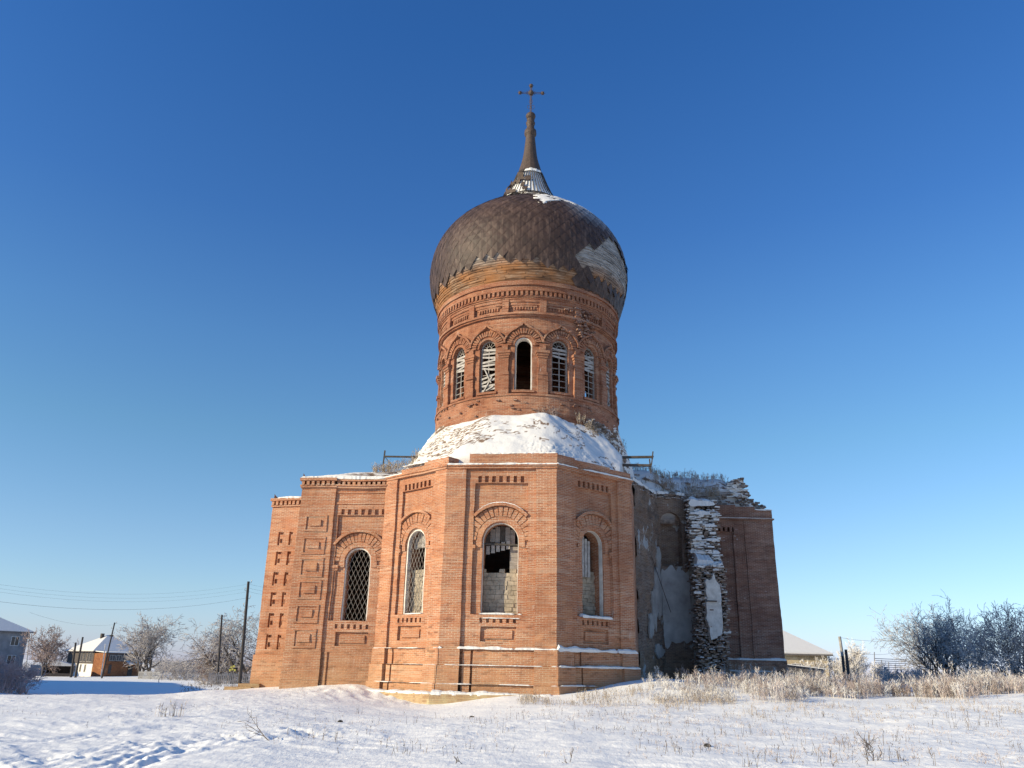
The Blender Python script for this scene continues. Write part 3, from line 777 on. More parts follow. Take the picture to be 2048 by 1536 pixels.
# the broken wall end: stepped courses of rubble carrying snow
rb = MB(); rs = MB(); r = random.Random(12)
z = -.5; lastd = None
while z < 13.2:
    h = r.choice((.085, .095, .10, .13))
    # depth of the broken face: leans back with height, big step at 8.4
    base = 54.5+max(0, z)*.035+(1.1 if z > 8.4 else 0)+max(0, z-8.4)*.16
    x0 = 12.45+.03*z; x1 = 14.25+.035*z
    u = x0-r.uniform(0, .25)
    while u < x1:
        w_ = r.uniform(.10, .34); yb = base+r.uniform(-.14, .16)+.45*mn.noise(Vector((u*1.4, z*1.1, 3)))
        if r.random() < .1: u += w_; continue
        rb.obox((u+w_/2, yb+.7, z+h/2), (w_-.015, 1.4, h-.015), r.uniform(-.25, .25), r.uniform(-.06, .06))
        if (z > 8.2 and mn.noise(Vector((u*1.1, z*1.3, 7))) > -.02 and r.random() < .62) or r.random() < .05:
            rs = MB(); rs.obox((u+w_/2, yb+.22, z+h+.02), (w_*1.5, .55, r.uniform(.05, .15)), r.uniform(-.3, .3), r.uniform(.0, .3)); rs.build('rubble_snow', M_snow, church, .05)
        u += w_
    z += h
rb.build('rubble_wall', M_rubble, church, .03)['label'] = 'broken wall end of ragged brick rubble'
sn = MB(wmap((12.7, 54.6), (14.6, 54.6))[0])
for k, (z, hh) in enumerate(((8.25, .9), (9.4, .35), (10.3, .22), (11.3, .3), (12.2, .35), (12.9, .5))):
    n0 = -(1.6+(z-8.2)*.16)
    snow_line(sn, .05, 1.95, z, n0-.2, n0+.45+(.6 if k == 0 else 0), hh, -.3, 50+k)
pass
b = MB(wmap((12.62, 54.35), (14.3, 54.45))[0])
b.plate(blob(.95, 5.6, .62, 1.9, 8), [], -.5, .0, g=.4); b.build('plaster', M_white, church, .02)
b = MB(wmap((12.62, 54.35), (14.3, 54.45))[0]); b.box(.5, 1.15, 6.0, 6.07, -.1, .12); b.build('bracket', M_iron, church)
b = MB(); b.tube((9.75, 55.3, 9.0), (11.1, 56.3, 5.4), .022, .022, 5); b.tube((9.75, 55.3, 9.0), (9.45, 55.1, 10.1), .022, .022, 5); b.build('hanging_rod', M_iron, church)
# --- roof of rubble and snow between the walls and the drum
OUT = [(-3.5, 43.2), (2.4, 42.55), (6.4, 45.6), (7.7, 52.3), (9.9, 56.9), (12.6, 57.9), (13.4, 57.2), (14.6, 57.3), (18.3, 57.2), (19.3, 67.6), (10, 68), (9, 72.7), (-7, 72.7), (-8, 67.7), (-16.7, 67.7), (-15.4, 53.4), (-12.9, 52.8), (-12.1, 46.9), (-7.4, 46.6)]
DC = (1.1, 55.0)
RP = []
def rpt(x, y, z): RP.append((x, y, z))
for (x, y), z in zip(OUT, (12.35, 12.6, 12.4, 12.9, 13.2, 13.4, 13.1, 12.9, 12.7, 12.6, 12.6, 12.6, 12.6, 12.6, 12.2, 12.05, 12.1, 12.1, 12.2)): rpt(x, y, z)
for i in range(len(OUT)):
    a, b_ = OUT[i], OUT[(i+1) % len(OUT)]
    if math.dist(a, b_) > 3:
        z = 12.55 if i in (0, 1) else 13.0 if i in (3,) else 12.4
        rpt((a[0]+b_[0])/2, (a[1]+b_[1])/2, z)
for k in range(16):
    t = R(k*22.5); f = 6.62; z = 16.75 if (k < 2 or k > 14) else 16.9
    rpt(DC[0]+f*math.sin(t), DC[1]-f*math.cos(t), z)
for q in [(-.5, 46.0, 15.3), (2.4, 45.8, 15.2), (-10.2, 50, 13.1), (-7.9, 50, 13.3), (-6.1, 50, 13.75), (-6.4, 54, 15.4), (-7.2, 54.5, 14.3), (-9, 56, 13.5), (-6.9, 52, 14.0), (-7.3, 58, 14.2), (8.35, 54, 15.2), (10.7, 58.6, 15.5), (13.5, 60, 15.6), (16.1, 60, 15.5), (17.4, 60, 14.6), (5.6, 47.6, 14.6), (-4.8, 46.8, 13.9), (-13, 58, 13.2)]: rpt(*q)
RPa = np.array(RP); _RD = np.sqrt(((RPa[:, None, :2]-RPa[None, :, :2])**2).sum(-1)+.3); _RW = np.linalg.solve(_RD-np.eye(len(RPa))*.05, RPa[:, 2])
def rz(x, y): return np.sqrt(((np.stack([x, y], -1)[:, None]-RPa[None, :, :2])**2).sum(-1)+.3) @ _RW
def make_roof():
    na, nr = 1100, 64
    th = np.linspace(-math.pi, math.pi, na, endpoint=False); rr = np.full(na, 99.0)
    for i in range(len(OUT)):
        a = np.array(OUT[i])-DC; b_ = np.array(OUT[(i+1) % len(OUT)])-DC; d = np.stack([np.sin(th), -np.cos(th)], -1); e = b_-a
        den = d[:, 0]*e[1]-d[:, 1]*e[0]; den = np.where(abs(den) < 1e-9, 1e-9, den)
        t = (a[0]*e[1]-a[1]*e[0])/den; s = (a[0]*d[:, 1]-a[1]*d[:, 0])/den
        ok = (t > 0) & (s >= -1e-6) & (s <= 1+1e-6); rr = np.where(ok & (t < rr), t, rr)
    s = np.linspace(0, 1, nr)[:, None]; rad = rr[None]+(6.3-rr[None])*s
    T = np.broadcast_to(th[None], rad.shape)
    x = DC[0]+rad*np.sin(T); y = DC[1]-rad*np.cos(T); x = x.ravel(); y = y.ravel(); z = rz(x, y)
    deg = np.degrees(T).ravel(); S = np.broadcast_to(s, rad.shape).ravel()
    def dist(A, B): ex, ey = B[0]-A[0], B[1]-A[1]; l = math.hypot(ex, ey); return -((x-A[0])*ey/l-(y-A[1])*ex/l)
    ds = [12.1+.86*dist(C1, C2), 12.3+.80*dist(C2, C3), 12.1+1.0*dist(C3, C4), 12.6+2.6*(x+5.9)]
    k_ = .15; zf = np.full_like(z, 16.55)
    for d_ in ds: zf = -k_*np.logaddexp(-zf/k_, -d_/k_)
    zf = np.maximum(zf, 12.2)
    wf = np.clip((58-np.abs(deg+4))/16, 0, 1); wf = wf*wf*(3-2*wf); z = z*(1-wf)+zf*wf
    n1 = fbm(x*.5, y*.5, 0, 4)
    # how much whole snow: smooth drift in front, thin streaks left, rubble right
    drift = np.exp(-((deg-(-3))/26)**2)*np.clip(.25+1.3*S, 0, 1)
    rubble = np.clip((deg-52+S*26)/10, 0, 1)*np.clip((82-deg)/20, 0, 1)
    stair = np.clip((-14-deg)/14, 0, 1)*np.clip((deg+80)/10, 0, 1)*np.clip((1.0-S)*4, 0, 1)
    front = np.exp(-((deg-3)/20)**2)*np.clip((.42-S)*5, 0, 1)
    ter = np.clip(.2+stair+rubble+.6*front-drift*.9+.25*n1, 0, 1)
    ph = z/.21+1.5*fbm(x*.9, y*.9, 4, 3)+.4*fbm(x*5, y*5, 4, 2); fr = ph-np.floor(ph)
    amt = np.clip(.46+.30*n1+.25*drift*2-.10*rubble-.20*stair, .08, 1)
    ua = T.ravel()*9.0; row_ = np.floor(ph)
    brk = (fr > .70+.2*vn(ua*1.1, row_*3.3, 1)) & (vn(ua*1.5, row_*7.7, 2) > .05) & (fbm(ua*.45, z*.9, 3, 3) > .10) & (np.abs(deg) < 30) & (S < .62) & (S > .03)
    brk |= (fr > .48+.25*vn(ua*.8, row_*2.3, 6)) & (vn(ua*1.3, row_*5.1, 8) > -.35) & (deg < -15+8*vn(z, ua, 3)) & (deg > -85) & (S < .80+.2*vn(ua*.7, 0, 4)) & (S > .02)
    brk |= (fr > .5+.3*vn(ua*.9, row_*2.9, 3)) & (vn(ua*1.6, row_*3.7, 12) > -.05) & (deg > 48) & (deg < 125) & (S < .5+.2*vn(ua*.5, 0, 8)) & (S > .02)
    brk |= (S > .93) & (deg < -22) & (deg > -100) & (vn(ua*4, z*6, 5) > -.3)
    brk |= (fr > .45) & (vn(ua*1.8, row_*4.1, 9) > -.1) & (deg > 14) & (deg < 50) & (S > .80-(deg-14)*.012)
    chunk = vn(x*3.5, y*3.5, z*4)
    out = np.where(ter > .35, (.5-fr)*.17*ter, 0)
    z = z+(1-ter)*.10*fbm(x*.7, y*.7, 2, 3)+.05*chunk*(.3+rubble)+.12*rubble*fbm(x*1.6, y*1.6, z*1.2, 3)
    # a drift blown against the drum, with a crest on its shaded side
    z += np.exp(-((deg-9)/8)**2)*np.clip(S, 0, 1)*.12
    z += .12*np.exp(-((deg+2)/14)**2)*np.sin(np.clip(S, 0, 1)*math.pi)
    edge = (S < .02)
    x = x+np.sin(np.radians(deg))*out*(~edge); y = y-np.cos(np.radians(deg))*out*(~edge)
    sn_ = np.where(brk, 0.0, 1.0); sn_ = np.where((rubble > .3) & (chunk > .05) & (S > .02), 0, sn_)
    sn_ = np.where((np.abs(deg) > 75) & (fbm(x*.7, y*.7, 9, 4) > .55), 0, sn_)
    me = bpy.data.meshes.new('roof'); v = np.stack([x, y, z], -1)
    # skirt
    vs = v[:na].copy(); vs[:, 2] = 11.6; v = np.concatenate([vs, v]); sn_ = np.concatenate([np.zeros(na), sn_])
    j = np.arange(nr)[:, None]*na; k = np.arange(na)[None]; k2 = (k+1) % na
    q = np.stack([j+k, j+k2, j+na+k2, j+na+k], -1).reshape(-1, 4)
    me.vertices.add(len(v)); me.vertices.foreach_set('co', v.ravel()); me.loops.add(q.size); me.loops.foreach_set('vertex_index', q.ravel().astype(np.int32))
    me.polygons.add(len(q)); me.polygons.foreach_set('loop_start', np.arange(len(q), dtype=np.int32)*4); me.update(calc_edges=True); me.validate()
    a = me.attributes.new('snow', 'FLOAT', 'POINT'); a.data.foreach_set('value', sn_.astype(np.float32))
    me.materials.append(M_roof); o = bpy.data.objects.new('roof', me); sc.collection.objects.link(o); o.parent = church; o.matrix_parent_inverse = Matrix.Translation(church.location).inverted()
    o['label'] = 'snow covered rubble roof sloping up to the drum'
make_roof()
def rzs(x, y): return float(rz(np.array([x]), np.array([y]))[0])
# snow heaped on a stub of wall at the right
b = MB(); r = random.Random(3)
for k in range(26):
    z = 13.9+k*.055; wv = 1.35-.036*k
    b.obox((16.9+r.uniform(-.06, .06), 59.8, z), (wv*1.3, 1.9, .08), r.uniform(-.35, .35), r.uniform(-.12, .12), r.uniform(-.12, .12))
b.build('stub_snow', M_snow, church, .16)
b = MB()
for k in range(60):
    z = 13.6+r.random()*1.8; q = (15.4-z)/1.8
    b.obox((16.95+r.uniform(-.2, 1.0)*(.5+q*.7), 58.95+r.uniform(-.1, .3), z), (r.uniform(.15, .35), .4, .1), r.uniform(-.3, .3), r.uniform(-.2, .2))
b.build('wall_stub', M_rubble, church, .05)

b = MB(); r = random.Random(8)
for k in range(420):
    u = r.random()
    if u < .55: x = 8.0+r.random()*10.5; y = 56.0+(x-8)*.10+abs(r.gauss(0, .9)); y = max(y, 57.6 if x > 9.9 else 52.9+(x-7.7)*2.09)+(.5 if 9.9 < x < 13.2 else 0)
    else: a = R(r.uniform(34, 66)); q = r.uniform(6.6, 7.7); x = DC[0]+q*math.sin(a); y = DC[1]-q*math.cos(a)
    b.obox((x, y, rzs(x, y)+r.uniform(-.02, .10)), (r.uniform(.15, .42), r.uniform(.12, .3), r.uniform(.07, .13)), r.uniform(-1.5, 1.5), r.uniform(-.4, .4), r.uniform(-.4, .4))
lb = b.build('loose_bricks', M_rubble, church, .03); lb['kind'] = 'stuff'
# --- drum
RD = 6.3
def dmap(u, z, n):
    t = u/RD; return (DC[0]+(RD+n)*math.sin(t), DC[1]-(RD+n)*math.cos(t), z)
BAY = 2*math.pi*RD/16; PH = R(-3.5)*RD
b = MB(dmap)
def ring(b, z0, z1, n0, n1, a0=-math.pi, a1=math.pi): b.box(a0*RD, a1*RD, z0, z1, n0, n1, du=.35, dz=.4)
ring(b, 15.8, 18.1, -.6, .20); ring(b, 18.1, 18.22, -.6, .27)
for k in range(16):
    c = PH+(k-8)*BAY+BAY/2+BAY/2-BAY/2*0
    c = PH+(k-8)*BAY
    u0, u1 = c-BAY/2, c+BAY/2
    shp = arched(c, .585, 18.53, 21.62, 12)
    b.plate(rect(u0, u1, 18.2, 23.8), [shp], -.1, 0, g=.3, deep=-.55, rims=True)
    # surround and voussoirs
    b.box(c-.72, c+.72, 18.36, 18.52, -.02, .10)
    rr = random.Random(k)
    b.arc(c, 21.62, .60, .78, 0, 180, -.02, .07, 16)
    nv = 19
    for q in range(nv):
        a = math.pi*(q+.5)/nv; b.wedge(c, 21.62, .80, 1.16, a, math.pi/nv*.32, -.02, .17+rr.uniform(-.04, .02))
    b.arc(c, 21.62, .78, 1.20, 0, 180, -.03, .05, 16)
    # kokoshnik hood with a small point
    pts = [(c+1.22*math.cos(R(a)), 21.62+1.22*math.sin(R(a))) for a in range(8, 70, 6)]+[(c+.30, 21.62+1.23), (c+.1, 21.62+1.36), (c, 21.62+1.50)]
    pts = pts+[(2*c-x, y) for x, y in reversed(pts[:-1])]
    for (p, q) in zip(pts[:-1], pts[1:]):
        dx, dz = q[0]-p[0], q[1]-p[1]; l = math.hypot(dx, dz); nx, nz = dz/l*.12, -dx/l*.12
        a_, b_, c_, d_ = (p[0], p[1]), (q[0], q[1]), (q[0]+nx, q[1]+nz), (p[0]+nx, p[1]+nz)
        b.face([(*a_, .25), (*d_, .25), (*c_, .25), (*b_, .25)]); b.face([(*a_, 0), (*a_, .25), (*b_, .25), (*b_, 0)]); b.face([(*d_, .25), (*d_, 0), (*c_, 0), (*c_, .25)])
    # pilaster between the windows (right of this bay)
    p = u1; miss = rr.random()
    b.box(p-.33, p+.33, 18.22, 19.6 if miss > .3 else 18.9, 0, .20, dz=.25)
    b.box(p-.27, p+.27, 18.8, 20.75, 0, .15, dz=.25)
    b.box(p-.33, p+.33, 19.55, 19.75, 0, .24)
    b.box(p-.30, p+.30, 20.75, 20.9, 0, .21); b.box(p-.36, p+.36, 20.9, 21.05, 0, .27); b.box(p-.42, p+.42, 21.05, 21.22, 0, .33)
    b.box(p-.2, p+.2, 21.22, 21.75, 0, .14)
    # frieze panel
    for (a0, a1, z0, z1, n) in ((p-.22, p+.22, 23.92, 24.92, .24), (c-1.03, c+1.03, 24.72, 24.92, .20), (c-1.03, c+1.03, 24.52, 24.72, .13)): b.box(a0, a1, z0, z1, 0, n, du=.35)
    for q in range(8):
        a0 = c-.72+q*.19; b.box(a0, a0+.1, 24.18, 24.42, 0, .09)
    b.box(c-.85, c+.85, 24.40, 24.52, 0, .09, du=.35)
ring(b, 23.8, 23.94, -.6, .30); ring(b, 23.70, 23.8, -.6, .18); ring(b, 23.94, 25.0, -.6, .02)
ring(b, 24.92, 25.04, -.6, .26)
nd = 128
for k in range(nd):
    a0 = -math.pi*RD+k*2*math.pi*RD/nd; b.box(a0, a0+.16, 25.12, 25.46, .2, .40)
ring(b, 25.04, 25.14, -.6, .34); ring(b, 25.12, 25.46, -.6, .24); ring(b, 25.46, 25.60, -.6, .42); ring(b, 25.60, 25.86, -.6, .36); ring(b, 25.86, 26.02, -.6, .47); ring(b, 26.02, 26.22, -.6, .40)
drum = b.build('drum', M_drum, church, .03)
# scars: missing bricks
b = MB(dmap); r = random.Random(5)
for k in range(90):
    a = r.uniform(-1.3, 1.3)*RD; z = r.choice((r.uniform(16.5, 18.0), r.uniform(23, 26)))
    if z > 20: a = R(r.gauss(33, 6))*RD; z = r.uniform(22.6, 24.6)
    w_ = r.uniform(.1, .26); b = MB(dmap); b.box(a, a+w_, z, z+.09, .0, (.28 if z < 20 else .32)+r.uniform(-.03, .08)); b.build('broken_brick', M_gray, church, .05)
# drum windows
def drum_window(k, kind, label):
    c = PH+k*BAY; p = Vector(dmap(c, 18.53, -.2))
    e = bpy.data.objects.new('drum_window', None); sc.collection.objects.link(e); e.parent = church; e.location = p; e.empty_display_size = .2
    e.matrix_parent_inverse = Matrix.Translation(church.location).inverted(); e['label'] = label
    def put(mb, nm, mat):
        o = mb.build(nm, mat, None); o.parent = e; o.matrix_parent_inverse = Matrix.Translation(p).inverted(); return o
    f = MB(dmap); r = random.Random(k+50); hw = .585
    if kind == 'open':
        f.arc(c, 21.62, hw-.07, hw, 0, 180, -.5, -.05, 16); f.box(c-hw, c-hw+.07, 18.53, 21.62, -.5, -.2); f.box(c+hw-.08, c+hw, 18.53, 21.62, -.5, -.05)
        put(f, 'frame', M_white); return
    f.arc(c, 21.62, hw-.08, hw, 0, 180, -.3, -.2, 16); f.box(c-hw, c-hw+.08, 18.53, 21.62, -.3, -.2); f.box(c+hw-.08, c+hw, 18.53, 21.62, -.3, -.2); f.box(c-hw, c+hw, 18.53, 18.62, -.3, -.19)
    put(f, 'frame', M_wood)
    f = MB(dmap); f.box(c-.03, c+.03, 18.6, 21.65, -.27, -.22); f.box(c-hw+.08, c+hw-.08, 21.55, 21.65, -.27, -.21)
    for q in range(7):
        z = 18.95+q*.42; f.box(c-hw+.08, c+hw-.08, z, z+.045, -.265, -.225)
    for a in (30, 60, 90, 120, 150):
        t = R(a); f.tube((c+.18*math.cos(t), 21.65+.18*math.sin(t), -.24), (c+.52*math.cos(t), 21.65+.52*math.sin(t), -.24), .02, .02, 4)
    f.arc(c, 21.65, .16, .2, 0, 180, -.26, -.22, 8)
    put(f, 'glazing_bars', M_wood)
    if kind in ('boards', 'many', 'few'):
        nb = {'boards': 6, 'many': 10, 'few': 3}[kind]
        for q in range(nb):
            f = MB(dmap); z = 21.5-q*(.27 if kind != 'boards' else .2); tl = r.uniform(-.12, .12)
            if kind == 'many' and q > 5: z = 21.4-q*.3; tl = r.uniform(-.3, .3)
            f.face([(c-hw+.03, z-tl, -.17), (c+hw-.03, z+tl, -.17), (c+hw-.03, z+tl+.13, -.17), (c-hw+.03, z-tl+.13, -.17)])
            f.face([(c-hw+.03, z-tl, -.2), (c+hw-.03, z+tl, -.2), (c+hw-.03, z+tl, -.17), (c-hw+.03, z-tl, -.17)])
            put(f, 'board', M_board)
        if kind == 'many':
            for (a, z0, bb, z1) in ((-.25, 20.2, .25, 19.2), (.3, 19.6, -.3, 18.65), (-.1, 18.7, .42, 18.95)):
                f = MB(dmap); f.tube((c+a, z0, -.14), (c+bb, z1, -.14), .055, .055, 4); put(f, 'board', M_board)
drum_window(0, 'open', 'open dark window in the middle of the drum, its frame gone')
drum_window(-1, 'many', 'drum window left of the open one, many loose boards')
drum_window(-2, 'boards', 'second drum window left of the open one')
drum_window(-3, 'many', 'drum window at the left rim')
drum_window(1, 'few', 'shaded drum window right of the open one, mostly glazing bars')
drum_window(2, 'boards', 'second drum window right of the open one, in shade')
drum_window(3, 'many', 'drum window at the right rim, in shade')

# --- dome
PROF = [(6.62, 26.2), (6.72, 26.3), (7.0, 27.2), (7.25, 28.1), (7.37, 29.0), (7.38, 29.7), (7.22, 30.8), (6.85, 31.8), (6.25, 32.75), (5.35, 33.65), (4.2, 34.5), (3.0, 35.25), (2.2, 35.8), (1.75, 36.4)]
# resample profile smoothly by arc length
def catm(P, n):
    out = []
    for i in range(len(P)-1):
        p0 = P[max(0, i-1)]; p1 = P[i]; p2 = P[i+1]; p3 = P[min(len(P)-1, i+2)]
        for k in range(n):
            t = k/n; out.append(tuple(.5*((2*p1[d])+(-p0[d]+p2[d])*t+(2*p0[d]-5*p1[d]+4*p2[d]-p3[d])*t*t+(-p0[d]+3*p1[d]-3*p2[d]+p3[d])*t**3) for d in (0, 1)))
    out.append(P[-1]); return out
DP = catm(PROF, 6); SL = [0]
for a, b_ in zip(DP[:-1], DP[1:]): SL.append(SL[-1]+math.dist(a, b_))
def dprof(s):
    s = max(0, min(SL[-1]-1e-6, s))
    for i in range(len(SL)-1):
        if SL[i+1] >= s:
            f = (s-SL[i])/(SL[i+1]-SL[i]); a, b_ = DP[i], DP[i+1]
            l = math.dist(a, b_); return a[0]+(b_[0]-a[0])*f, a[1]+(b_[1]-a[1])*f, ((b_[1]-a[1])/l, -(b_[0]-a[0])/l)
b = MB(); b.lathe(DP, (DC[0], DC[1], 0), 96)
# rings of boards standing slightly proud
r = random.Random(9)
s_ = .15
while s_ < 3.6:
    a = -100
    while a < 100:
        da = r.uniform(8, 22); o = r.uniform(.005, .05); R0, Z0, n0 = dprof(s_); R1, Z1, n1 = dprof(s_+.16)
        k = max(1, int(da/4)); aa = [R(a+da*q/k) for q in range(k+1)]; aa[-1] -= R(.3)
        lift = r.uniform(-.02, .04)
        for q0, q1 in zip(aa[:-1], aa[1:]):
            P = lambda rr_, zz_, t, oo: (DC[0]+(rr_+oo)*math.sin(t), DC[1]-(rr_+oo)*math.cos(t), zz_)
            if r.random() < .97:
                b.face([P(R0, Z0+.01+lift, q0, o+.02), P(R0, Z0+.01+lift, q1, o+.02), P(R1, Z1-.01, q1, o), P(R1, Z1-.01, q0, o)])
                b.face([P(R0, Z0+.01+lift, q0, 0), P(R0, Z0+.01+lift, q1, 0), P(R0, Z0+.01+lift, q1, o+.02), P(R0, Z0+.01+lift, q0, o+.02)])
        a += da
    s_ += .165
dome = b.build('dome', M_domeboard, church, .015); dome['label'] = 'onion dome of weathered boards under torn sheet iron'
EDGE = [(-180, 26.6), (-100, 27.0), (-82, 27.2), (-66, 27.2), (-50, 27.4), (-36, 27.45), (-30, 27.75), (-23, 28.0), (-15.7, 27.7), (-8.7, 27.55), (3.7, 27.3), (15.3, 27.1), (25, 27.1), (26.5, 25.9), (80, 25.9), (110, 26.5), (180, 26.6)]
HOLE = [(26.0, 28.46), (29.0, 28.86), (37.4, 29.27), (49.5, 30.54), (60, 30.6), (67.3, 29.9), (80, 29.5), (84, 27.6), (74.5, 27.4), (61.0, 27.24), (50.3, 27.17), (40.0, 27.3), (32.4, 27.5), (26.4, 27.94)]
def edge_z(a):
    for (a0, z0), (a1, z1) in zip(EDGE[:-1], EDGE[1:]):
        if a0 <= a <= a1: return z0+(z1-z0)*(a-a0)/(a1-a0)
    return 26.6
def in_poly(p, lp):
    c = False; n = len(lp)
    for i in range(n):
        (x1, y1), (x2, y2) = lp[i], lp[(i+1) % n]
        if (y1 > p[1]) != (y2 > p[1]) and p[0] < (x2-x1)*(p[1]-y1)/(y2-y1)+x1: c = not c
    return c
def cladding():
    mb = MB(); tile = []; frost = []; NC = 60; hs = .40; r = random.Random(21)
    s = .1; row = 0
    while s < SL[-1]-.1:
        for k in range(NC):
            a = -180+360*(k+.5*(row % 2))/NC
            Rr, Z, nn = dprof(s)
            aa = (a+180) % 360-180
            if Z < edge_z(aa)+.05+r.uniform(-.08, .12) or in_poly((aa, Z), HOLE): continue
            da = 180/NC; lift = .10; tl = r.uniform(.0, .03); big = r.random() < .02
            nearedge = Z < edge_z(aa)+.5 or in_poly((aa, Z-.6), HOLE) or in_poly((aa, Z+.5), HOLE)
            P = []
            for (ds, dd, of) in ((-hs*1.04, 0, lift+tl+(.12 if nearedge and r.random() < .4 else 0)), (0, da*1.02, lift+r.uniform(0, .015)), (hs, 0, lift-.01), (0, -da*1.02, lift+r.uniform(0, .015))):
                R1, Z1, n1 = dprof(s+ds); t = R(a+dd); rr_ = R1+n1[0]*of
                P.append((DC[0]+rr_*math.sin(t), DC[1]-rr_*math.cos(t), Z1+n1[1]*of))
            c = Vector((DC[0]+(Rr+lift*.9+tl*.3)*math.sin(R(a)), DC[1]-(Rr+lift*.9+tl*.3)*math.cos(R(a)), Z+.0))
            i = len(mb.v); mb.v += P+[tuple(c+Vector((math.sin(R(a))*nn[0], -math.cos(R(a))*nn[0], nn[1]))*.035)]
            for q in range(4): mb.f.append((i+q, i+(q+1) % 4, i+4)); mb.uv.append(None)
            tv = r.random()
            fz = max(0, min(1, (Z-31.0)/2.2))*max(0, min(1, (aa-20)/18))*(1 if aa < 150 else 0)
            fz = max(fz, .4*max(0, min(1, (aa-50)/20))*max(0, min(1, (Z-30)/1.5)))
            tile += [tv]*5; frost += [fz]*5
        s += hs*.98/1.0/1.0 if False else hs; row += 1
    o = mb.build('sheet_iron', M_clad, None); me = o.data
    for nm, vals in (('tile', tile), ('frost', frost)):
        a = me.attributes.new(nm, 'FLOAT', 'POINT'); a.data.foreach_set('value', vals)
    o.parent = dome; o.matrix_parent_inverse = Matrix.Translation((0, 0, 0)); return o
cl = cladding()
def keep(o, p):
    """child of a mesh part whose origin sits at the world origin offset"""
    o.parent = p; o.matrix_parent_inverse = Matrix.Identity(4)
keep(cl, dome)
# snow on the shoulder of the dome
def dome_patch(poly, off, nm, mat, sub=26):
    mb = MB(); a0 = min(p[0] for p in poly); a1 = max(p[0] for p in poly); z0 = min(p[1] for p in poly); z1 = max(p[1] for p in poly)
    idx = {}
    for i in range(sub+1):
        for j in range(sub+1):
            a = a0+(a1-a0)*i/sub; s = z0+(z1-z0)*j/sub
            if in_poly((a+2*mn.noise(Vector((a*.2, s*3, 1))), s+.15*mn.noise(Vector((a*.3, s*2, 7)))), poly):
                R1, Z1, n1 = dprof(s); o_ = off*(.85+.3*mn.noise(Vector((a*.15, s*2, 3)))); t = R(a)
                idx[(i, j)] = len(mb.v); mb.v.append((DC[0]+(R1+n1[0]*o_)*math.sin(t), DC[1]-(R1+n1[0]*o_)*math.cos(t), Z1+n1[1]*o_))
    e = set(idx)
    for (i, j) in list(idx):
        q = [(i, j), (i+1, j), (i+1, j+1), (i, j+1)]
        if all(k in idx for k in q): mb.f.append(tuple(idx[k] for k in q)); mb.uv.append(None)
    # rim down to the dome
    o = mb.build(nm, mat, church, 0, True)
    m = o.modifiers.new('thick', 'SOLIDIFY'); m.thickness = .08; m.offset = -1
    return o
def s_of(z):
    for i in range(len(DP)-1):
        if DP[i][1] <= z <= DP[i+1][1]: return SL[i]+(SL[i+1]-SL[i])*(z-DP[i][1])/(DP[i+1][1]-DP[i][1])
    return SL[-1]
P_ = [(0, 33.5), (2, 33.0), (1, 32.6), (4, 32.2), (8, 32.15), (12, 32.5), (17, 32.75), (22, 33.2), (30, 33.05), (45, 32.9), (60, 33.2), (75, 33.4), (80, 34.1), (40, 34.4), (20, 34.2), (8, 33.9)]
dome_patch([(a, s_of(z)) for a, z in P_], .13, 'dome_snow', M_snow, 60)
dome_patch([(-45, s_of(35.1)), (-20, s_of(34.8)), (20, s_of(34.4)), (60, s_of(34.0)), (130, s_of(34.4)), (130, SL[-1]), (-45, SL[-1])], .13, 'dome_snow', M_snow, 60)
# spire
ribs = MB()
for k in range(48):
    t = R(k*7.5); prev = None
    for (rr_, z) in ((2.2, 36.2), (1.8, 37.0), (1.46, 37.8), (1.14, 38.7), (1.02, 39.0)):
        p = (DC[0]+rr_*math.sin(t), DC[1]-rr_*math.cos(t), z)
        if prev: ribs.tube(prev, p, .035, .035, 4)
        prev = p
spire = MB()
spire.lathe([(1.14, 38.72), (.99, 39.05), (.87, 39.5), (.74, 40.0), (.628, 40.46), (.54, 41.0), (.489, 41.42), (.43, 42.0), (.40, 42.4), (.369, 42.75), (.48, 42.85), (.50, 42.95), (.48, 43.25), (.34, 43.35), (.33, 43.5), (.29, 43.76), (.36, 43.9), (.38, 44.05), (.30, 44.15), (.30, 44.3), (.33, 44.38)], (DC[0], DC[1], 0), 20)
spire.lathe([(.33*math.sin(math.pi*k/10)*1.17+.02, 44.72-.34*math.cos(math.pi*k/10)) for k in range(11)], (DC[0], DC[1], 0), 20)
sp = spire.build('spire', M_iron, church, .012, True); sp['label'] = 'slender dark iron spire with ball and collars'
o = ribs.build('ribs', M_dark, church); o['label'] = 'bare ribs at the foot of the spire'
b = MB(); b.lathe([(2.22, 36.2), (1.79, 37.0), (1.44, 37.8), (1.11, 38.65)], (DC[0], DC[1], 0), 40, -62, 110); b.build('spire_snow', M_snow, church, .05, True)
b = MB(); b.lathe([(2.15, 36.1), (1.7, 37.0), (1.34, 37.8), (1.0, 38.75)], (DC[0], DC[1], 0), 40); b.build('spire_foot', M_wood, church, .02, True)
b = MB()
for k in range(22):
    a = R(rnd.uniform(-120, 10)); rr_ = rnd.uniform(1.4, 2.3); z = 36.3+(2.3-rr_)*2.2
    b.obox((DC[0]+rr_*math.sin(a), DC[1]-rr_*math.cos(a), z), (rnd.uniform(.2, .6), .05, rnd.uniform(.2, .5)), -a*0+a, rnd.uniform(-.6, .6), rnd.uniform(-.5, .5))
b.obox((DC[0]-1.5, DC[1]-.6, 36.55), (.5, .4, .35), .3); b.build('torn_sheet', M_iron, church)
b = MB(); b.lathe([(1.18, 38.68), (1.12, 38.85), (1.0, 39.05)], (DC[0], DC[1], 0), 24, -20, 45); b.build('spire_snow', M_snow, church, .09, True)
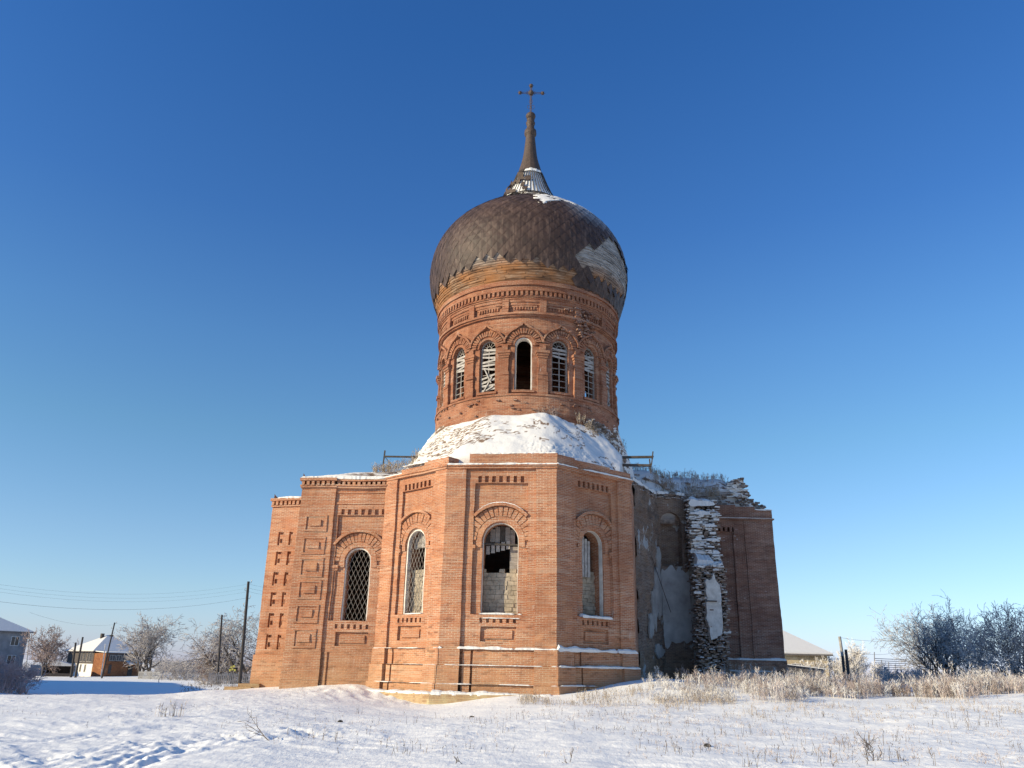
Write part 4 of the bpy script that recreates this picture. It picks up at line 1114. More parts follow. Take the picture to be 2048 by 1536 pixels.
# cross
b = MB(); X, Y = DC
def bar(p, q, r_=.028): b.tube(p, q, r_, r_, 5)
bar((X, Y, 45.0), (X, Y, 48.0), .035)
for d in (-.07, .07):
    bar((X+d, Y, 45.2), (X+d, Y, 47.9), .018); bar((X-.95, Y, 47.08+d), (X+1.0, Y, 47.08+d), .022)
def ballat(x, z, r_):
    n0 = 6
    b.lathe([(r_*math.sin(math.pi*k/n0), z-r_*math.cos(math.pi*k/n0)) for k in range(n0+1)], (x, Y, 0), 8)
for (x, z, r_) in ((X, 47.08, .24), (X-.92, 47.08, .15), (X+.98, 47.08, .15), (X, 47.82, .17)): ballat(x, z, r_)
for a in range(0, 360, 30):
    t = R(a); bar((X+.2*math.cos(t), Y, 47.08+.2*math.sin(t)), (X+.42*math.cos(t), Y, 47.08+.38*math.sin(t)), .016)
for (x, z) in ((X-.92, 47.08), (X+.98, 47.08), (X, 47.82)):
    for a in range(0, 360, 60): t = R(a); bar((x, Y, z), (x+.24*math.cos(t), Y, z+.24*math.sin(t)), .016)
for k in range(10):
    t0 = R(k*36); t1 = R(k*36+36)
    for sx in (-1, 1): bar((X+sx*.17+.13*math.cos(t0), Y, 45.65+.2*math.sin(t0)), (X+sx*.17+.13*math.cos(t1), Y, 45.65+.2*math.sin(t1)), .014)
    bar((X+.15*math.cos(t0), Y, 46.2+.2*math.sin(t0)), (X+.15*math.cos(t1), Y, 46.2+.2*math.sin(t1)), .014)
b.build('cross', M_iron, church)['label'] = 'openwork iron cross at the very top'

# --- scaffold rails left on the roof
def rail(name, bars, label):
    e = empty(name, bars[0][1], label, 'railing')
    for nm, p, q, r_ in bars:
        b = MB(); b.tube(p, q, r_, r_, 4); o = b.build(nm, M_dark, None); o.parent = e; o.matrix_parent_inverse = Matrix.Translation(e.location).inverted()
rail('roof_railing', [('rail', at(1208, 915, 49), at(1306, 914, 49), .10), ('rail', at(1240, 930, 48.5), at(1303, 931, 48.5), .10), ('post', at(1232, 895, 49), at(1229, 935, 49), .05), ('post', at(1306, 903, 49), at(1303, 930, 49), .05), ('post', at(1299, 918, 48.5), at(1302, 947, 48.5), .05), ('brace', at(1307, 912, 49), at(1299, 938, 48.5), .03)],
     'dark wooden railing jutting out right of the drum over the shaded apse wall')
rail('roof_railing', [('post', at(770, 901, 50), at(766, 932, 50), .06), ('rail', at(768, 913, 50), at(836, 914, 50), .07), ('brace', at(771, 915, 50), at(783, 930, 50), .03)],
     'dark wooden railing in dry grass on the roof of the left wing')

# ------------------------------------------------------------------ small details of the church done; surroundings follow
M_frost = simple('frosted_twigs', (.50, .47, .45), (.30, .26, .24), 1.2, bumps=0)
M_frostpink = simple('reddish_twigs', (.42, .33, .29), (.25, .18, .15), 1.2, bumps=0)
M_twigshade = simple('shaded_frosted_twigs', (.44, .43, .43), (.22, .21, .21), 1.2, bumps=0)  # darker, greyer copy of frosted_twigs: shade of the right-hand trees put into colour
M_bark = simple('bark', (.13, .11, .10), (.06, .05, .045), 3, bumps=.2)
M_straw = simple('straw', (.46, .385, .30), (.27, .21, .16), 1.0, bumps=0)
M_weed = simple('frosted_weed', (.56, .49, .46), (.33, .26, .235), .55, bumps=0)
M_weedw = simple('white_frosted_weed', (.74, .72, .70), (.45, .41, .37), .7, bumps=0)
M_stalk = simple('dead_stalk', (.24, .20, .17), (.12, .10, .085), 1.5, bumps=0)
M_stone = simple('dark_stone', (.05, .048, .045), (.025, .024, .022), 9)

def grow(tw, br, p, d, ln, rad, lvl, P, rg):
    n = max(2, int(ln/P['seg'])); st = ln/n; pts = [p.copy()]; last = lvl >= P['levels']
    for i in range(n):
        jit = Vector((rg.gauss(0, 1), rg.gauss(0, 1), rg.gauss(0, 1)))*P['jit']
        grav = P['droop']*(lvl/P['levels'])**2
        d = (d+jit+Vector((0, 0, P['up']-grav))*.12).normalized()
        q = p+d*st; r0 = rad*(1-.75*i/n); r1 = rad*(1-.75*(i+1)/n)
        (tw if lvl >= 2 else br).tube(p, q, max(r0, P['tmin']), max(r1, P['tmin']*.6), 3 if lvl >= 2 else 6, False)
        p = q
        if not last and i >= (0 if lvl else P.get('skip', 1)):
            for c in range(P['kids'][lvl] if rg.random() < .9 else 0):
                ax = d.orthogonal().normalized(); ax.rotate(Matrix.Rotation(rg.uniform(0, 6.283), 3, d))
                ang = R(rg.uniform(*P['ang'])); nd = (d*math.cos(ang)+ax*math.sin(ang)).normalized()
                grow(tw, br, p, nd, ln*rg.uniform(*P['len']), r1*.7, lvl+1, P, rg)
def tree(name, label, base, h, seed, stems=1, lean=.1, rad=.18, cat='tree', group=None, mat=None, **kw):
    P = dict(seg=h*.09, jit=.10, up=.55, droop=.2, levels=4, kids=[2, 2, 2, 2], ang=(25, 60), len=(.42, .62), tmin=.014); P.update(kw)
    rg = random.Random(seed); e = empty(name, base, label, cat, group)
    br = MB(); tw = MB()
    for k in range(stems):
        a = rg.uniform(0, 6.28) if stems > 1 else 0; l = lean*rg.uniform(.6, 1.2)
        dirs = kw.get('dirs')
        d = Vector((math.cos(a)*l, math.sin(a)*l*.6, 1)).normalized() if not dirs else Vector(dirs[k % len(dirs)]).normalized()
        grow(tw, br, Vector(base)+Vector((rg.uniform(-.03, .03)*stems, rg.uniform(-.05, .05), -.3)), d, h*.72*rg.uniform(.8, 1.05), rad, 0, P, rg)
    for nm, mb, m in (('trunk', br, M_bark), ('crown', tw, mat or M_frost)):
        o = mb.build(nm, m, None); o.parent = e; o.matrix_parent_inverse = Matrix.Translation(e.location).inverted()
    return e
def base(px, py, Y):
    p = at(px, py, Y); p.z = zg(p.x, p.y)
    if Y > 60: p.z = min(p.z, at(px, py, Y).z)
    return p
# right-hand trees
b0 = base(1900, 1366, 80)
tree('willow_tree', 'wide leaning many-stemmed bare willow right of the church, frosty and bluish in shade', b0, 6.3, 3, stems=9, rad=.15, levels=4, seg=.62, jit=.13, kids=[2, 2, 2, 1],
     dirs=[(-1.5, 0, .62), (-1.2, .2, .9), (-.8, -.1, 1), (-.35, .1, 1.1), (-.1, -.2, 1.1), (.2, .1, 1.1), (.45, 0, 1), (-.9, .1, .55), (.6, .2, .85)], len=(.40, .66), up=.5, tmin=.018, mat=M_twigshade)
tree('willow_tree', 'dense low bare bush joined to the right side of the leaning willow', base(1945, 1368, 78), 4.9, 8, stems=4, lean=.9, rad=.09, levels=4, seg=.5, jit=.15, kids=[2, 2, 2, 1], tmin=.018, mat=M_twigshade)
tree('bare_tree', 'dark frosty tree cut off by the right edge of the picture', base(2050, 1369, 72), 6.0, 5, stems=6, lean=.5, rad=.1, levels=4, seg=.55, jit=.14, kids=[2, 2, 2, 1], tmin=.022, mat=M_twigshade)
for i, (px, h, lab) in enumerate(((1640, 2.6, 'low pale frosty bush beside the pale brick house corner'), (1712, 4.2, 'thin pale birch-like tree behind the short dark pole'), (1760, 2.4, 'low bluish bush in front of the stand of horizontal bars'), (1668, 3.0, 'whitish bush behind the leaning two-tone pole'))):
    tree('frosty_bush' if h < 4 else 'bare_tree', lab, base(px, 1362, 92+i*3), h, 20+i, stems=6, lean=.55, rad=.05, levels=3, seg=.35, kids=[2, 2, 3], tmin=.02, mat=M_weedw, cat='bush' if h < 4 else 'tree')
# left-hand trees
tree('bare_tree', 'round reddish bare tree between the grey block and the white house', base(86, 1352, 135), 6.8, 31, stems=2, lean=.25, rad=.16, levels=4, seg=.6, jit=.14, mat=M_frostpink, kids=[2, 2, 2, 2], tmin=.03, ang=(30, 70))
tree('bare_tree', 'small bare tree just left of the white house, partly behind the two dark posts', base(118, 1350, 158), 6.6, 32, stems=2, lean=.3, rad=.14, levels=4, seg=.65, jit=.14, mat=M_frostpink, kids=[2, 2, 2, 1], tmin=.035, ang=(30, 70))
tree('bare_tree', 'tall pale frosted tree right behind the brown annex', base(300, 1350, 132), 8.6, 33, stems=3, lean=.35, rad=.2, levels=4, seg=.75, jit=.13, kids=[2, 2, 2, 2], tmin=.03, ang=(25, 65))
tree('bare_tree', 'frosted tree with a dark forked trunk at the annex corner', base(282, 1352, 128), 6.2, 37, stems=2, lean=.5, rad=.26, levels=4, seg=.7, jit=.13, kids=[2, 2, 2, 1], tmin=.03)
tree('willow_tree', 'big spreading willow with drooping twigs behind the picket fence', base(498, 1360, 96), 8.6, 35, stems=4, lean=.8, rad=.24, levels=4, seg=.75, jit=.13, kids=[2, 2, 2, 2], tmin=.022, droop=2.2, up=.4,
     dirs=[(-1.0, 0, .8), (-.4, .2, 1), (.3, 0, 1), (-.9, -.1, .45)], ang=(30, 70))
tree('willow_tree', 'brownish weeping young willow at the left end of the picket fence', base(440, 1362, 98), 5.4, 36, stems=3, lean=.5, rad=.12, levels=4, seg=.5, jit=.13, kids=[2, 2, 2, 2], tmin=.02, droop=3.5, up=.5, mat=M_frostpink, ang=(35, 80))
# bushes: low masses of twigs
def thicket(name, label, px0, px1, py, Y0, Y1, h, n, seed, mat=None):
    rg = random.Random(seed); mb = MB()
    P = dict(seg=h*.22, jit=.2, up=.5, droop=.4, levels=2, kids=[3, 3, 2], ang=(25, 65), len=(.45, .7), tmin=.018)
    for k in range(n):
        q = base(rg.uniform(px0, px1), py, rg.uniform(Y0, Y1)); hh = h*rg.uniform(.5, 1.1)*(.75+.5*mn.noise(Vector((q.x*.3, seed, 0))))
        for s in range(4):
            grow(mb, mb, q, Vector((rg.gauss(0, .45), rg.gauss(0, .45), 1)).normalized(), hh*.75, .03, 0, P, rg)
    o = mb.build(name, mat or M_frost, None); tag(o, label, 'bush', kind='stuff')
thicket('frosty_shrubs', 'grey-blue frosty shrubs in front of the grey block at the left edge', -30, 62, 1362, 62, 72, 2.2, 55, 1)
thicket('frosty_shrubs', 'dark low shrubs along the field between the pale tree and the willow', 318, 405, 1352, 118, 130, 2.6, 60, 2)
thicket('frosty_shrubs', 'low shrubs behind the willow and picket fence', 405, 520, 1358, 104, 118, 2.2, 50, 3, M_frostpink)
thicket('frosty_shrubs', 'far low shrubs beyond the fields right of the church', 1600, 2100, 1360, 98, 125, 1.9, 110, 4)
thicket('frosty_shrubs', 'shaded low shrubs under the leaning willow', 1770, 2100, 1372, 70, 84, 1.5, 90, 5, M_twigshade)
thicket('frosty_shrubs', 'distant line of shrubs beyond the snowfield', -10, 420, 1343, 210, 260, 4.0, 120, 6)

# ---- poles and wires
def pole(label, p, q, r_, group=None, extra=(), mat=None):
    e = empty('utility_pole', p, label, 'pole', group)
    def put(nm, mb, m): o = mb.build(nm, m, None); o.parent = e; o.matrix_parent_inverse = Matrix.Translation(e.location).inverted()
    b = MB(); b.tube(p-Vector((0, 0, .6)), q, r_, r_*.75, 8); put('shaft', b, mat or M_pole)
    for k in range(extra if isinstance(extra, int) else 0):
        z = q.z-.15-k*.75; s = 1 if k % 2 == 0 else -1; c = p+(q-p)*((z-p.z)/(q.z-p.z))
        b = MB(); b.tube(c, c+Vector((s*.28, 0, .02)), .02, .02, 4); b.tube(c+Vector((s*.28, 0, .02)), c+Vector((s*.30, 0, .2)), .02, .02, 4); put('hook', b, M_iron)
        b = MB(); b.tube(c+Vector((s*.30, 0, .18)), c+Vector((s*.30, 0, .32)), .05, .03, 6); put('insulator', b, M_white)
    return q
def pl(px0, py0, px1, py1, Y0, Y1=None): 
    a = at(px0, py0, Y0); b_ = at(px1, py1, Y1 or Y0); a.z = min(a.z, zg(a.x, a.y)); return a, b_
p, q = pl(482, 1352, 497, 1163, 82); T1 = pole('tallest dark pole, left of the church behind the picket fence', p, q, .17, None, 4)
p, q = pl(437, 1352, 444, 1230, 90); T2 = pole('thinner dark pole standing in front of the willow, left of the tallest pole', p, q, .13, None, 2)
p, q = pl(203, 1356, 229.5, 1245, 125); T3 = pole('leaning pole with hooks in front of the brown annex', p, q, .13, None, 3)
p, q = pl(142, 1355, 151.7, 1285, 130); pole('short dark post before the white house wall, the left of the pair', p, q, .19)
p, q = pl(150.5, 1357, 165.7, 1274, 128); pole('taller leaning dark post before the white house wall, the right of the pair', p, q, .18)
p, q = pl(206.5, 1330, 211, 1288, 138); pole('short white pole against the annex roof', p, q, .10, None, 0, M_white)
p, q = pl(51, 1350, 60, 1262, 230); T0 = pole('faint thin mast between the grey block and the reddish tree', p, q, .14, None, 0, M_polelight)
b = MB(); b.tube(*pl(1687, 1350, 1683, 1312, 80), .15, .14, 8)
e_ = empty('utility_pole', at(1690, 1352, 80), 'leaning pole right of the pale brick house, pale above and dark below', 'pole')
for nm, a, c, m, rr_ in (('shaft', (1690, 1362), (1685, 1312), M_pole, .14), ('shaft', (1685, 1312), (1679, 1273), M_polelight, .15)):
    b = MB(); b.tube(at(*a, 80), at(*c, 80), rr_, rr_*.95, 8); o = b.build(nm, m, None); o.parent = e_; o.matrix_parent_inverse = Matrix.Translation(e_.location).inverted()
T5 = at(1680, 1275, 80)
p, q = pl(1700, 1372, 1691.5, 1299, 72); pole('short thick dark pole beside the two-tone pole', p, q, .16)
p, q = pl(1716, 1352, 1712, 1308, 100); T6 = pole('thin short pole among the pale bushes at the right', p, q, .09)
p, q = pl(150, 1340, 150, 1339, 128)
def wire(name, label, a, c, sag, n=14, r_=.012):
    b = MB(); prev = None
    for k in range(n+1):
        t = k/n; p = Vector(a)*(1-t)+Vector(c)*t; p.z -= sag*4*t*(1-t)
        if prev is not None: b.tube(prev, p, r_, r_, 3, False)
        prev = p
    tag(b.build(name, M_iron, None), label, 'wire')
for i, (dy, lab) in enumerate(((0, 'topmost'), (8, 'second highest'), (15, 'third highest'), (27, 'lowest and darkest'))):
    wire('power_line', lab+' of the thin overhead wires left of the church', at(-60, 1160+dy*1.0+(8 if i == 3 else 0), 60), at(497, 1168+dy, 82), 1.0, r_=.005 if i < 3 else .009)
    if i < 3: wire('power_line', lab+' wire stretched between the tallest pole and the church', at(497, 1168+dy, 82), at(620, 1178+dy, 95), .3, r_=.007)
wire('power_line', 'faint wire above the white house roof', at(60, 1225, 90), at(229, 1249, 125), .6, r_=.008)
wire('power_line', 'faint wire from the leaning pole towards the willow', T3, at(440, 1262, 110), .9, r_=.008)
wire('power_line', 'lower faint wire beyond the pale tree', at(340, 1300, 150), at(560, 1312, 150), .5, r_=.016)
wire('power_line', 'faint wire behind the reddish tree', at(20, 1282, 160), at(140, 1290, 160), .4, r_=.016)
wire('power_line', 'thin wire from the two-tone pole into the leaning willow', T5, at(1800, 1280, 80), .2, r_=.012)
wire('power_line', 'lower thin wire from the short dark pole into the willow', at(1692, 1302, 72), at(1790, 1306, 74), .2, r_=.010)

# ---- houses
M_hgrey = simple('grey_wall', (.30, .30, .31), (.20, .20, .21), 1.2)
M_hwhite = simple('lime_wash', (.80, .79, .76), (.62, .61, .58), 1.5)
M_hbrown = brick_mat('annex_boards', (.34, .15, .07), (.25, .10, .05), (.20, .09, .05), (.16, .07, .04), yellow_low=False, msize=.004)
M_hdark = simple('dark_boards', (.13, .11, .10), (.06, .05, .048), 3, stretch=(4, 4, .4))
M_yellowb = brick_mat('pale_brick', (.62, .50, .32), (.52, .40, .24), (.62, .54, .42), (.40, .29, .17), yellow_low=False)
M_glass, _t, _b = newmat('window_glass', .12, .5); _b.inputs['Base Color'].default_value = (.03, .035, .045, 1)
M_eave = simple('eave_boards', (.20, .18, .17), (.10, .09, .085), 4)
M_yellow = simple('yellow_paint', (.50, .46, .12), (.36, .34, .10), 6)
def kid(e, nm, mb, m, wob=0.0, par=None):
    o = mb.build(nm, m, None, wob)
    if par is None: o.parent = e; o.matrix_parent_inverse = Matrix.Translation(e.location).inverted()
    else: o.parent = par; o.matrix_parent_inverse = Matrix.Identity(4)
    return o
def hip(fm, u0, u1, n0, n1, ze, h, ov, e, snow=.16, chim=()):
    """hip roof over u0..u1, n0..n1 (n negative = back)"""
    U0, U1, N0, N1 = u0-ov, u1+ov, n0-ov, n1+ov; hd = (N1-N0)/2; cu0, cu1 = U0+min(hd, (U1-U0)/2-.1), U1-min(hd, (U1-U0)/2-.1); cn = (N0+N1)/2
    def shell(o, lift):
        b = MB(fm); A = [(U0+o, ze+lift, N1-o), (U1-o, ze+lift, N1-o), (U1-o, ze+lift, N0+o), (U0+o, ze+lift, N0+o)]; r0 = (cu0, ze+h+lift, cn); r1 = (cu1, ze+h+lift, cn)
        b.face([A[0], A[1], r1, r0]); b.face([A[1], A[2], r1]); b.face([A[2], A[3], r0, r1]); b.face([A[3], A[0], r0])
        zb = ze-.14 if lift == 0 else ze+.003
        for i in range(4):
            p, q = A[i], A[(i+1) % 4]; b.face([p, (p[0], zb, p[2]), (q[0], zb, q[2]), q])
        b.face([(p[0], zb, p[2]) for p in reversed(A)]); return b
    rf = kid(e, 'roof', shell(0, 0), M_eave); kid(e, 'roof_snow', shell(.03, snow), M_snow, .03, rf)
    for (cu, cn_, hh, s) in chim:
        b = MB(fm); b.box(cu-s, cu+s, ze+h*.4, ze+h+hh, cn_-s, cn_+s, back=True); kid(e, 'chimney', b, M_dark, 0, rf)
def win(fm, e, u, z, w_, h, n=0, par=None, frame=M_white):
    b = MB(fm); b.box(u, u+w_, z, z+h, n-.05, n+.02, 9, 9); o = kid(e, 'window', b, M_glass)
    b = MB(fm)
    for (a0, a1, z0, z1) in ((u-.07, u, z-.07, z+h+.07), (u+w_, u+w_+.07, z-.07, z+h+.07), (u, u+w_, z-.07, z), (u, u+w_, z+h, z+h+.07), (u+w_/2-.03, u+w_/2+.03, z, z+h)): b.box(a0, a1, z0, z1, n-.02, n+.06, 9, 9)
    kid(e, 'frame', b, frame, 0, o)
ph = R(50); ex = Vector((math.cos(ph), math.sin(ph), 0)); nn_ = Vector((math.sin(ph), -math.cos(ph), 0))
A = at(181, 1352, 146); zb = zg(A.x, A.y)-.3; W_, D_ = 8.3, 10.3
ze = at(183, 1302, 146).z
fm, _ = wmap((A.x, A.y), (A.x+ex.x*W_, A.y+ex.y*W_))
e = empty('village_house', (A.x, A.y, zb), 'two-storey house with snowy hip roof, whitewashed below, dark boards above, brown annex', 'house')
zf = zb+.3+(ze-zb-.3)*.50
b = MB(fm); b.box(0, W_, zb, zf, -D_, 0, 2, 2, True); kid(e, 'wall', b, M_hwhite)['label'] = 'whitewashed ground floor'
b = MB(fm); b.box(-.06, W_+.06, zf, ze, -D_-.06, .06, 2, 2, True); kid(e, 'wall', b, M_hdark)['label'] = 'dark boarded upper floor'
hip(fm, 0, W_, -D_, 0, ze, (ze-zb)*.62, .55, e, .14, ((3.2, -5.4, .35, .25), (4.6, -5.0, .15, .3)))
# side face (seen sunlit): its own mapping from back to front corner
Bk = (A.x-nn_.x*D_, A.y-nn_.y*D_); fs, Ls = wmap(Bk, (A.x, A.y))
for u in (1.0, 3.4, 5.6, 7.4): win(fs, e, u, zb+1.0, .55, 1.2, 0)
for u in (5.4, 6.6, 8.0, 9.0): win(fs, e, u, zf+.35, .7, 1.5, .06, frame=M_board)
P_ = 4.2; Wa = 6.6; za = at(207, 1306, 143.3).z
b = MB(fm); b.box(0.0, Wa, zb, za, .065, P_, 2, 2); an = kid(e, 'annex', b, M_hbrown); an['label'] = 'brown boarded annex'
b = MB(fm)
b.face([(-.2, za+.05, P_+.3), (Wa+.5, za+.05, P_+.3), (Wa+.5, ze-.02, .0), (-.2, ze-.02, .0)]); b.face([(-.2, za+.2, P_+.3), (-.2, za+.05, P_+.3), (-.2, ze-.02, 0), (-.2, ze+.1, 0)][::-1])
b.face([(-.2, za+.2, P_+.3), (Wa+.5, za+.2, P_+.3), (Wa+.5, ze+.1, .0), (-.2, ze+.1, .0)]); b.face([(-.2, za+.05, P_+.3), (Wa+.5, za+.05, P_+.3), (Wa+.5, za+.2, P_+.3), (-.2, za+.2, P_+.3)]); kid(e, 'annex_roof', b, M_snow)
b = MB(fm); b.box(.6, Wa, za-1.3, za-.05, P_, P_+.05, 3, 3); gl = kid(e, 'glazed_gallery', b, M_hdark)
for u in (.8, 1.9, 3.0, 4.0, 5.2): win(fm, e, u, za-1.15, .8, .8, P_+.05, frame=M_board)
b = MB(fm); b.box(4.2, 5.0, zb+.2, zb+2.1, P_, P_+.04, 9, 9); kid(e, 'door', b, M_dark)
win(fm, e, .9, zb+.9, .35, 1.3, P_+.01, frame=M_hdark)
b = MB(fm); b.face([(3.5, zb+2.5, P_+1.5), (5.9, zb+2.5, P_+1.5), (5.9, zb+3.0, P_), (3.5, zb+3.0, P_)]); b.face([(3.5, zb+2.35, P_+1.5), (5.9, zb+2.35, P_+1.5), (5.9, zb+2.5, P_+1.5), (3.5, zb+2.5, P_+1.5)]); kid(e, 'canopy', b, M_snow)
# grey block at the left edge
B_ = at(40, 1350, 150); zb = zg(B_.x, B_.y)-1.5; ze = at(47, 1264, 150).z; Wd = 26
fm, _ = wmap((B_.x-ex.x*Wd, B_.y-ex.y*Wd), (B_.x, B_.y))
e = empty('apartment_block', (B_.x, B_.y, zb), 'grey two-storey block with snowy roof cut off by the left edge', 'building')
b = MB(fm); b.box(0, Wd, zb, ze, -12, 0, 3, 3, True); kid(e, 'wall', b, M_hgrey)
hip(fm, 0, Wd, -12, 0, ze, 3.4, .6, e, .12)
for u in (Wd-2.6, Wd-6.0, Wd-9.4, Wd-12.8):
    for z in (ze-2.3, ze-5.4): win(fm, e, u, z, 1.2, 1.4, 0, frame=M_hwhite)
# pale brick house at the right
Bp = at(1660, 1350, 100); ze = at(1657, 1309.5, 100).z; zb = zg(Bp.x, Bp.y)-.8
fm, _ = wmap((Bp.x-15, Bp.y-1.5), (Bp.x, Bp.y))
e = empty('brick_house', (Bp.x, Bp.y, zb), 'pale yellow brick house with snowy hip roof right behind the church', 'house')
b = MB(fm); b.box(0, 15, zb, ze, -12, 0, 2, 2, True); kid(e, 'wall', b, M_yellowb)
b = MB(fm)
for k in range(42): b.box(.2+k*.35, .36+k*.35, ze-.5, ze-.3, 0, .07, 9, 9)
kid(e, 'brick_dentils', b, M_yellowb)
hip(fm, 0, 15, -12, 0, ze, 4.3, .5, e, .15)
for u in (2.5, 6.5, 10.5): win(fm, e, u, zb+1.6, 1.2, 1.3)
Bp = at(1650, 1368, 88); z1 = at(1650, 1337, 88).z; z0 = at(1560, 1323, 88).z; zb = zg(Bp.x, Bp.y)-.5
fm, _ = wmap((Bp.x-6.5, Bp.y), (Bp.x, Bp.y)); e = empty('lean_to_shed', (Bp.x, Bp.y, zb), 'dark board shed with sloping roof between the church and the pale brick house', 'shed')
b = MB(fm)
for k in range(26):
    u = k*.25; zt = z0+(z1-z0)*(u/6.5); b.box(u, u+.24, zb, zt-.03, -3, -.02*(k % 2), 9, 9)
kid(e, 'wall', b, simple('shed_boards', (.17, .16, .16), (.09, .085, .085), 3, stretch=(3, 3, .4)))
b = MB(fm); b.face([(-.2, z0+.06, .3), (6.7, z1+.0, .3), (6.7, z1+.0, -3.2), (-.2, z0+.06, -3.2)]); b.face([(-.2, z0-.04, .3), (6.7, z1-.10, .3), (6.7, z1, .3), (-.2, z0+.06, .3)]); kid(e, 'roof', b, M_snow)
b = MB(fm); b.box(1.2, 2.2, zb, z0-.5, .0, .05, 9, 9); kid(e, 'door', b, M_dark)
# low shed and fences at the left
Bp = at(96, 1355, 140); zb = zg(Bp.x, Bp.y)-.3; fm, _ = wmap((Bp.x-1.2, Bp.y), (Bp.x+3.0, Bp.y+1.5))
e = empty('low_shed', (Bp.x, Bp.y, zb), 'small dark open shed with a snow covered gable roof left of the white house', 'shed')
zt = at(96, 1330, 140).z; b = MB(fm); b.box(0, 4.3, zb, zt, -3, -2.9, 9, 9); b.box(0, .2, zb, zt, -3, 0); b.box(4.1, 4.3, zb, zt, -3, 0); b.box(.2, 4.1, zb, zb+.8, -.1, 0, 9, 9); kid(e, 'wall', b, M_hdark)
b = MB(fm); b.face([(-.3, zt, .3), (2.1, zt+.7, .3), (2.1, zt+.7, -3.2), (-.3, zt, -3.2)]); b.face([(2.1, zt+.7, .3), (4.6, zt, .3), (4.6, zt, -3.2), (2.1, zt+.7, -3.2)]); b.face([(-.3, zt-.12, .3), (4.6, zt-.12, .3), (4.6, zt, .3), (2.1, zt+.7, .3), (-.3, zt, .3)]); kid(e, 'roof', b, M_snow)
def fence(label, P, Q, h, step, wd, mat, hr=.08, cat='fence'):
    P = Vector(P); Q = Vector(Q); L = (Q-P).xy.length; fm, _ = wmap((P.x, P.y), (Q.x, Q.y)); rg = random.Random(int(L*10))
    e = empty('picket_fence' if step < 1 else 'panel_fence', P, label, cat); zc = lambda u: zg(*fm(u, 0, 0)[:2])
    b = MB(fm); u = 0
    while u < L: z = zc(u); b.box(u, u+wd, z-.1, z+h*rg.uniform(.9, 1.06), .0, .03, 9, 9); u += step*rg.uniform(.9, 1.15)
    kid(e, 'pickets' if step < 1 else 'panels', b, mat)
    for f in (.3, .8):
        b = MB(); b.tube((P.x, P.y, zc(0)+h*f), (Q.x, Q.y, zc(L)+h*f), hr/2, hr/2, 4); kid(e, 'rail', b, mat)
    for k in range(int(L/2.4)+1):
        u = min(L, k*2.4); z = zc(u); b = MB(fm); b.box(u, u+.1, z-.2, z+h, -.14, -.04, 9, 9, True); kid(e, 'post', b, M_pole)
fence('grey weathered picket fence left of the church', base(415, 1368, 88), base(525, 1367, 90), 1.15, .17, .11, M_board)
fence('low frosty fence right of the brown annex', base(276, 1356, 124), base(318, 1360, 122), 1.1, .20, .13, M_hgrey)
fence('plain pale board fence between shrubs and low shed', base(58, 1350, 146), base(96, 1352, 145), 1.9, 1.0, .96, M_hgrey)
p = at(465, 1336, 92); e = empty('yellow_board', (p.x, p.y, zg(p.x, p.y)), 'small bright yellow rounded thing among the twigs behind the picket fence', 'board')
b = MB(); [b.obox((p.x+a_, p.y, p.z+c_), (.2, .06, .2), 0, 0, q_) for a_, c_, q_ in ((-.12, .12, .3), (.14, .2, -.4), (0, -.12, .8), (.28, -.2, .2), (-.24, -.2, -.3))]; kid(e, 'board', b, M_yellow, .05)
b = MB(); b.tube((p.x, p.y+.1, zg(p.x, p.y)-.2), (p.x, p.y+.1, p.z), .05, .05, 5); kid(e, 'post', b, M_pole)
# stand of horizontal bars
e = empty('bar_stand', at(1750, 1350, 105), 'stand of thin horizontal bars on posts behind the bushes, left of the leaning willow', 'frame')
for k, (px, py) in enumerate(((1748.5, 1304), (1763, 1320), (1777, 1324), (1790, 1329), (1802, 1332))):
    b = MB(); b.tube(at(px+1, 1352, 105+k), at(px, py, 105+k), .06, .06, 5); kid(e, 'post', b, M_hgrey)
for k in range(6):
    b = MB(); y = 1317+k*4.2; b.tube(at(1749, y, 105), at(1812, y+2.5-k*.2, 108), .05, .05, 4); kid(e, 'bar', b, M_hgrey)

# ------------------------------------------------------------------ grasses and weeds
def ribbon(mb, p, d, ln, w0, rg, bend=.25, seg=2):
    side = Vector((rg.gauss(0, 1), rg.gauss(0, 1), 0)).normalized()*w0/2; b_ = Vector((rg.gauss(0, 1), rg.gauss(0, 1), -.2)).normalized()*bend
    i = len(mb.v); q = Vector(p)
    for k in range(seg+1):
        f = k/seg; s_ = side*(1-.7*f); mb.v.append(tuple(q-s_)); mb.v.append(tuple(q+s_))
        q = q+(d+b_*(f+.2)).normalized()*ln/seg
    for k in range(seg): mb.f.append((i+2*k, i+2*k+1, i+2*k+3, i+2*k+2)); mb.uv.append(None)
    return q
def plume(mb, p, h, rg, w_=.014, stems=4, fluff=9, fl=.13, lean=.18):
    for s in range(stems):
        d = Vector((rg.gauss(0, lean), rg.gauss(0, lean), 1)).normalized(); hh = h*rg.uniform(.55, 1.05); o = Vector(p)+Vector((rg.gauss(0, .07), rg.gauss(0, .07), -.03))
        ribbon(mb, o, d, hh, w_, rg, .15, 3)
        for k in range(fluff):
            f = 1-rg.random()**1.4*.65; q = o+d*hh*f
            ribbon(mb, q, Vector((rg.gauss(0, .7), rg.gauss(0, .7), .8)).normalized(), fl*rg.uniform(.5, 1.3), w_*1.5, rg, .4, 1)
def field(name, label, mat, pts, seed, cat, **kw):
    rg = random.Random(seed); mb = MB()
    xs = np.array([p[0] for p in pts]); ys = np.array([p[1] for p in pts]); zs = gz(xs, ys)
    for (x, y, h), z in zip(pts, zs): plume(mb, (x, y, z), h, rg, **kw)
    o = mb.build(name, mat, None); tag(o, label, cat, kind='stuff'); return o
rg = random.Random(77)
